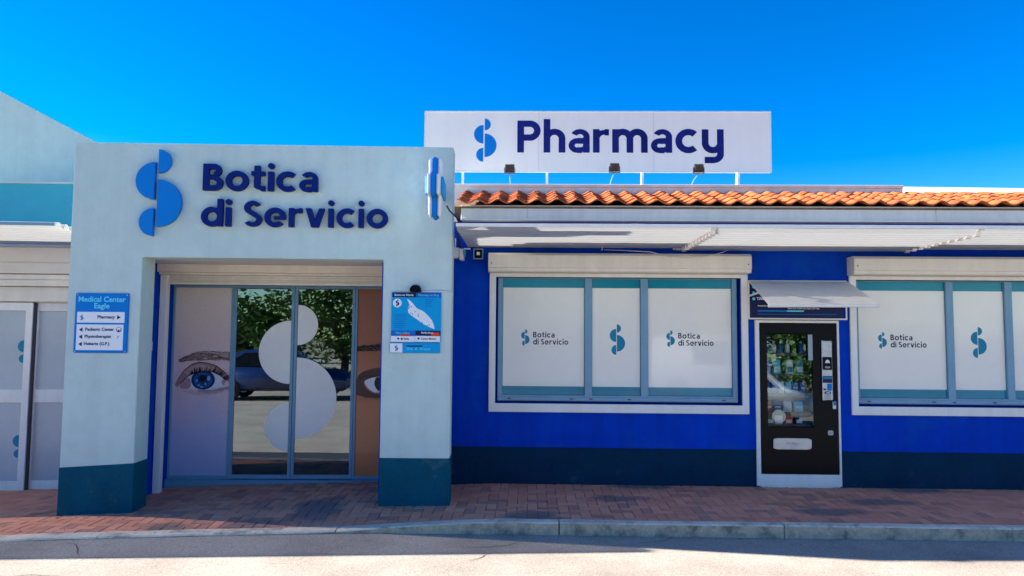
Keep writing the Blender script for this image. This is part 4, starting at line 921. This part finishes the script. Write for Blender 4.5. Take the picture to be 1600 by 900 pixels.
# ------------------------------------------------------------------ small fittings on the blue wall and cables
jb = thing('junction_box', 'white junction box with socket high beside the portal edge', 'junction box', (-.845, -.095, 2.73))
obj('body', box(-.055, .02, -.03, .09, -.06, .065), 'plastic_white', jb, bevel=.006); obj('cover', box(.022, .075, -.05, .09, -.085, .055), 'plastic_white', jb, bevel=.008)
obj('pipe', tube([(-.03, 0, .065), (-.03, 0, .18)], .009, 6), 'plastic_white', jb); obj('arm', box(.078, .15, -.02, .0, .045, .06), 'plastic_white', jb)
obj('lens_ring', tube([(.085, -.03, 0), (.105, -.03, -.0)], .045, 14), 'sign_cyan', jb); obj('lens', tube([(.1055, -.03, 0), (.115, -.03, -.0)], .034, 14), 'machine_black', jb)
wl_ = thing('wall_lamp', 'small square wall lamp with pale rim left of the big shutter box', 'lamp', (-.603, 0, 2.728))
obj('body', box(-.05, .05, -.06, -.001, -.058, .055), 'machine_black', wl_, bevel=.012, seg=2); obj('rim', frame_vf(-.06, .06, -.066, .064, .014, -.075, -.0605), 'grey_metal', wl_, bevel=.005); obj('lens', box(-.018, .018, -.066, -.0605, -.014, .022), 'sign_white', wl_)
def sag_cable(name, label, pts, r=.006, m='cable_black'):
    return tag(obj(name, tube(pts, r, 6), m), label, 'cable')
sag_cable('power_cable', 'black cable drooping from the pharmacy cross to the canopy corner', [(-.86, -1.20, 3.10), (-.83, -1.18, 3.05), (-.765, -1.12, 2.99), (-.74, -1.0, 2.93), (-.76, -.8, 2.90), (-.80, -.5, 2.90), (-.83, -.2, 2.85), (-.84, -.1, 2.80)], .008)
sag_cable('loop_cable', 'black cable hanging in loops at the dark inner corner under the canopy', [(-.76, -1.1, 2.86), (-.755, -.8, 2.78), (-.76, -.5, 2.74), (-.79, -.25, 2.78), (-.80, -.12, 2.80)], .008)
sag_cable('thin_cable', 'thin pale cable drooping across the top of the long shutter box', [(.9, -.02, 2.79), (1.1, -.1, 2.775), (1.42, -.203, 2.745), (1.62, -.214, 2.69), (1.85, -.215, 2.672), (2.1, -.214, 2.70), (2.25, -.203, 2.745), (2.35, -.05, 2.79), (2.4, -.002, 2.80)], .004, 'cream_metal')
ck = thing('cable_hook', 'small white cable hook under the canopy above the long shutter box', 'hook', (.87, 0, 2.79))
obj('hook', tube([(0, -.001, 0), (0, -.05, 0), (.0, -.06, .02), (0, -.05, .035)], .009, 6), 'plastic_white', ck)

# fallen leaves and crumbs along the wall foot
V, F = [], []
spots = [(-4.75+.75*random.random(), -1.32+random.uniform(-.05, .0)) for _ in range(14)]+[(-1.55+.75*random.random(), -1.12+random.uniform(-.04, 0)) for _ in range(18)]+[(random.uniform(-.8, 6.4), -.03-abs(random.gauss(0, .03))) for _ in range(70)]+[(random.uniform(-5, 6), random.uniform(-1.55, -.05)) for _ in range(45)]+[(random.uniform(-5, 6), KY(0)-.02-abs(random.gauss(0, .12))) for _ in range(60)]
for x, y in spots:
    z = (HG(x, y) if y > KY(x) else ROAD)+.004; a = random.random()*6.3; l = random.uniform(.006, .022); w_ = l*random.uniform(.3, .7); o = len(V)
    for (u, v, h) in ((-l, 0, 0), (0, w_, .006), (l, 0, .001), (0, -w_, .004)): V.append((x+u*math.cos(a)-v*math.sin(a), y+u*math.sin(a)+v*math.cos(a), z+h))
    F.append((o, o+1, o+2, o+3))
tag(obj('leaf_litter', (V, F), 'leaf_dry'), 'scattered dry leaf crumbs along wall foot and gutter', 'litter', kind='stuff')

# ------------------------------------------------------------------ across the road (seen mirrored in the glass)
def tree(x, y, h, rx_, seed, label):
    rnd = random.Random(seed); t = thing('broad_tree', label, 'tree', (x, y, ROAD), 0, 'trees across the road')
    tips = []; parts = [tube([(0, 0, -.1), (.08, .05, h*.2), (-.05, .0, h*.4)], [.2, .15, .12], 8)]
    for k in range(7):
        a = k*.9+rnd.random(); e = Vector((math.cos(a)*rx_*.6, math.sin(a)*rx_*.6, h*rnd.uniform(.6, .85))); parts.append(tube([(-.05, 0, h*.38), tuple(e*.5+Vector((0, 0, h*.2))), tuple(e)], [.09, .06, .02], 6)); tips.append(e)
    obj('trunk', join(*parts), 'bark', t)
    V, F = [], []; cl = [Vector((rnd.gauss(0, .45)*rx_, rnd.gauss(0, .45)*rx_, h*rnd.uniform(.28, 1.0))) for _ in range(52)]+tips
    for c in cl:
        s = rnd.uniform(.5, .95)
        for _ in range(75):
            p = c+Vector((rnd.gauss(0, s*.55), rnd.gauss(0, s*.55), rnd.gauss(0, s*.36))); l = rnd.uniform(.09, .19); u = Vector((rnd.gauss(0, 1), rnd.gauss(0, 1), rnd.gauss(0, .6))).normalized(); v = u.orthogonal().normalized(); o = len(V)
            V += [tuple(p-u*l), tuple(p+v*l*.5), tuple(p+u*l), tuple(p-v*l*.5)]; F.append((o, o+1, o+2, o+3))
    obj('crown', (V, F), 'leaf_green', t)
for k, (x, y, h, r_, lab) in enumerate(((-9.6, -19, 3.3, 2.4, 'broad green tree mirrored in the left glass door leaf'), (-5.6, -21, 4.3, 2.7, 'tall broad green tree mirrored in the sliding doors'), (-2.0, -20, 3.5, 2.2, 'broad green tree mirrored in the right glass door leaf'),
                                        (5, -24, 5.5, 2.8, 'green tree mirrored in the vending machine glass'), (11, -22, 5.0, 2.8, 'green tree standing behind the white van'))): tree(x, y, h, r_, k+3, lab)
def vehicle(name, label, cat, loc, rz, L_, prof, glass, wd, paint, wheels):
    v = thing(name, label, cat, loc, rz)
    obj('body', prism_y(prof, -wd/2, wd/2), paint, v, bevel=.07, seg=3, smooth=True)
    for g_ in glass: obj('window', join(prism_y(g_, -wd/2-.006, -wd/2+.01), prism_y(g_, wd/2-.01, wd/2+.006)), 'car_glass', v)
    for x in wheels:
        for s in (-1, 1):
            w_ = link('wheel', None, v, (x, s*(wd/2-.09), .32)); obj('tyre', tube([(0, -.1, 0), (0, .1, 0)], .32, 20), 'rubber', w_); obj('rim', tube([(0, -.105, 0), (0, .105, 0)], .19, 14), 'machine_silver', w_)
    return v
van = vehicle('parked_van', 'white van mirrored in the vending machine glass', 'van', (6.3, -14.2, ROAD), R_(28), 4.6, [(-2.3, .3), (2.2, .3), (2.28, .55), (2.2, .95), (1.55, 1.12), (.75, 1.88), (.2, 1.98), (-2.2, 1.98), (-2.32, 1.6)],
        [[(.75, 1.12), (1.42, 1.12), (.72, 1.78), (.15, 1.84), (.15, 1.12)], [(-1.0, 1.12), (.05, 1.12), (.05, 1.84), (-1.0, 1.84)]], 1.75, 'van_white', (-1.45, 1.45))
car = vehicle('parked_car', 'dark blue car mirrored in the sliding doors', 'car', (-6.2, -13.2, ROAD), 0, 4.2, [(-2.05, .28), (2.0, .28), (2.1, .5), (2.0, .8), (1.05, .95), (.4, 1.42), (-.9, 1.46), (-1.7, 1.05), (-2.05, .95)],
        [[(-.15, .97), (.9, .97), (.32, 1.35), (-.15, 1.37)], [(-1.45, 1.0), (-.22, .97), (-.22, 1.38), (-.85, 1.38)]], 1.7, 'car_blue', (-1.3, 1.3))

rnd = random.Random(5); V, F = [], []
for k in range(15000):
    x = rnd.uniform(-70, 70); top = 2.7+.7*math.sin(x*.35)+.5*math.sin(x*.93+1); p = Vector((x, -44+rnd.gauss(0, 1.2), ROAD+top*(1-rnd.random()**1.5*.98))); l = rnd.uniform(.12, .32); u = Vector((rnd.gauss(0, 1), rnd.gauss(0, 1), rnd.gauss(0, .6))).normalized(); v = u.orthogonal().normalized(); o = len(V)
    V += [tuple(p-u*l), tuple(p+v*l*.6), tuple(p+u*l), tuple(p-v*l*.6)]; F.append((o, o+1, o+2, o+3))
tag(obj('tree_belt', (V, F), 'leaf_green'), 'far belt of green trees mirrored in the glass', 'trees', kind='stuff')

# cracks in the asphalt and grit in the gutter
road_o = bpy.data.objects['road']; rnd = random.Random(11); V, F = [], []
for k in range(7):
    x, y = rnd.uniform(-5, 5), rnd.uniform(-3.3, -1.95); a = rnd.choice((0, .15, -.2, .9)) + rnd.gauss(0, .15); n = rnd.randint(4, 14); P = []
    for i in range(n): P.append((x, y, a)); x += math.cos(a)*.05; y += math.sin(a)*.05; a += rnd.gauss(0, .35)
    for i, (px_, py_, pa) in enumerate(P):
        w_ = .0035*math.sin(math.pi*(i+.5)/n)+.0015; o = len(V); V += [(px_-math.sin(pa)*w_, py_+math.cos(pa)*w_, ROAD+.003), (px_+math.sin(pa)*w_, py_-math.cos(pa)*w_, ROAD+.003)]
        if i: F.append((o-2, o-1, o+1, o))
tag(obj('cracks', (V, F), 'sand_joint', road_o), kind='stuff')
V, F = [], []
for k in range(700):
    x = rnd.uniform(-5.5, 6.5); y = KY(x)-.006-abs(rnd.gauss(0, .09)); r = rnd.uniform(.002, .007); o = len(V)
    V += [(x-r, y-r*.6, ROAD), (x+r, y-r*.5, ROAD), (x, y+r, ROAD), (x+rnd.gauss(0, r*.3), y, ROAD+r*.8)]; F += [(o, o+1, o+3), (o+1, o+2, o+3), (o+2, o, o+3)]
tag(obj('gutter_grit', (V, F), 'concrete_side', road_o), kind='stuff')
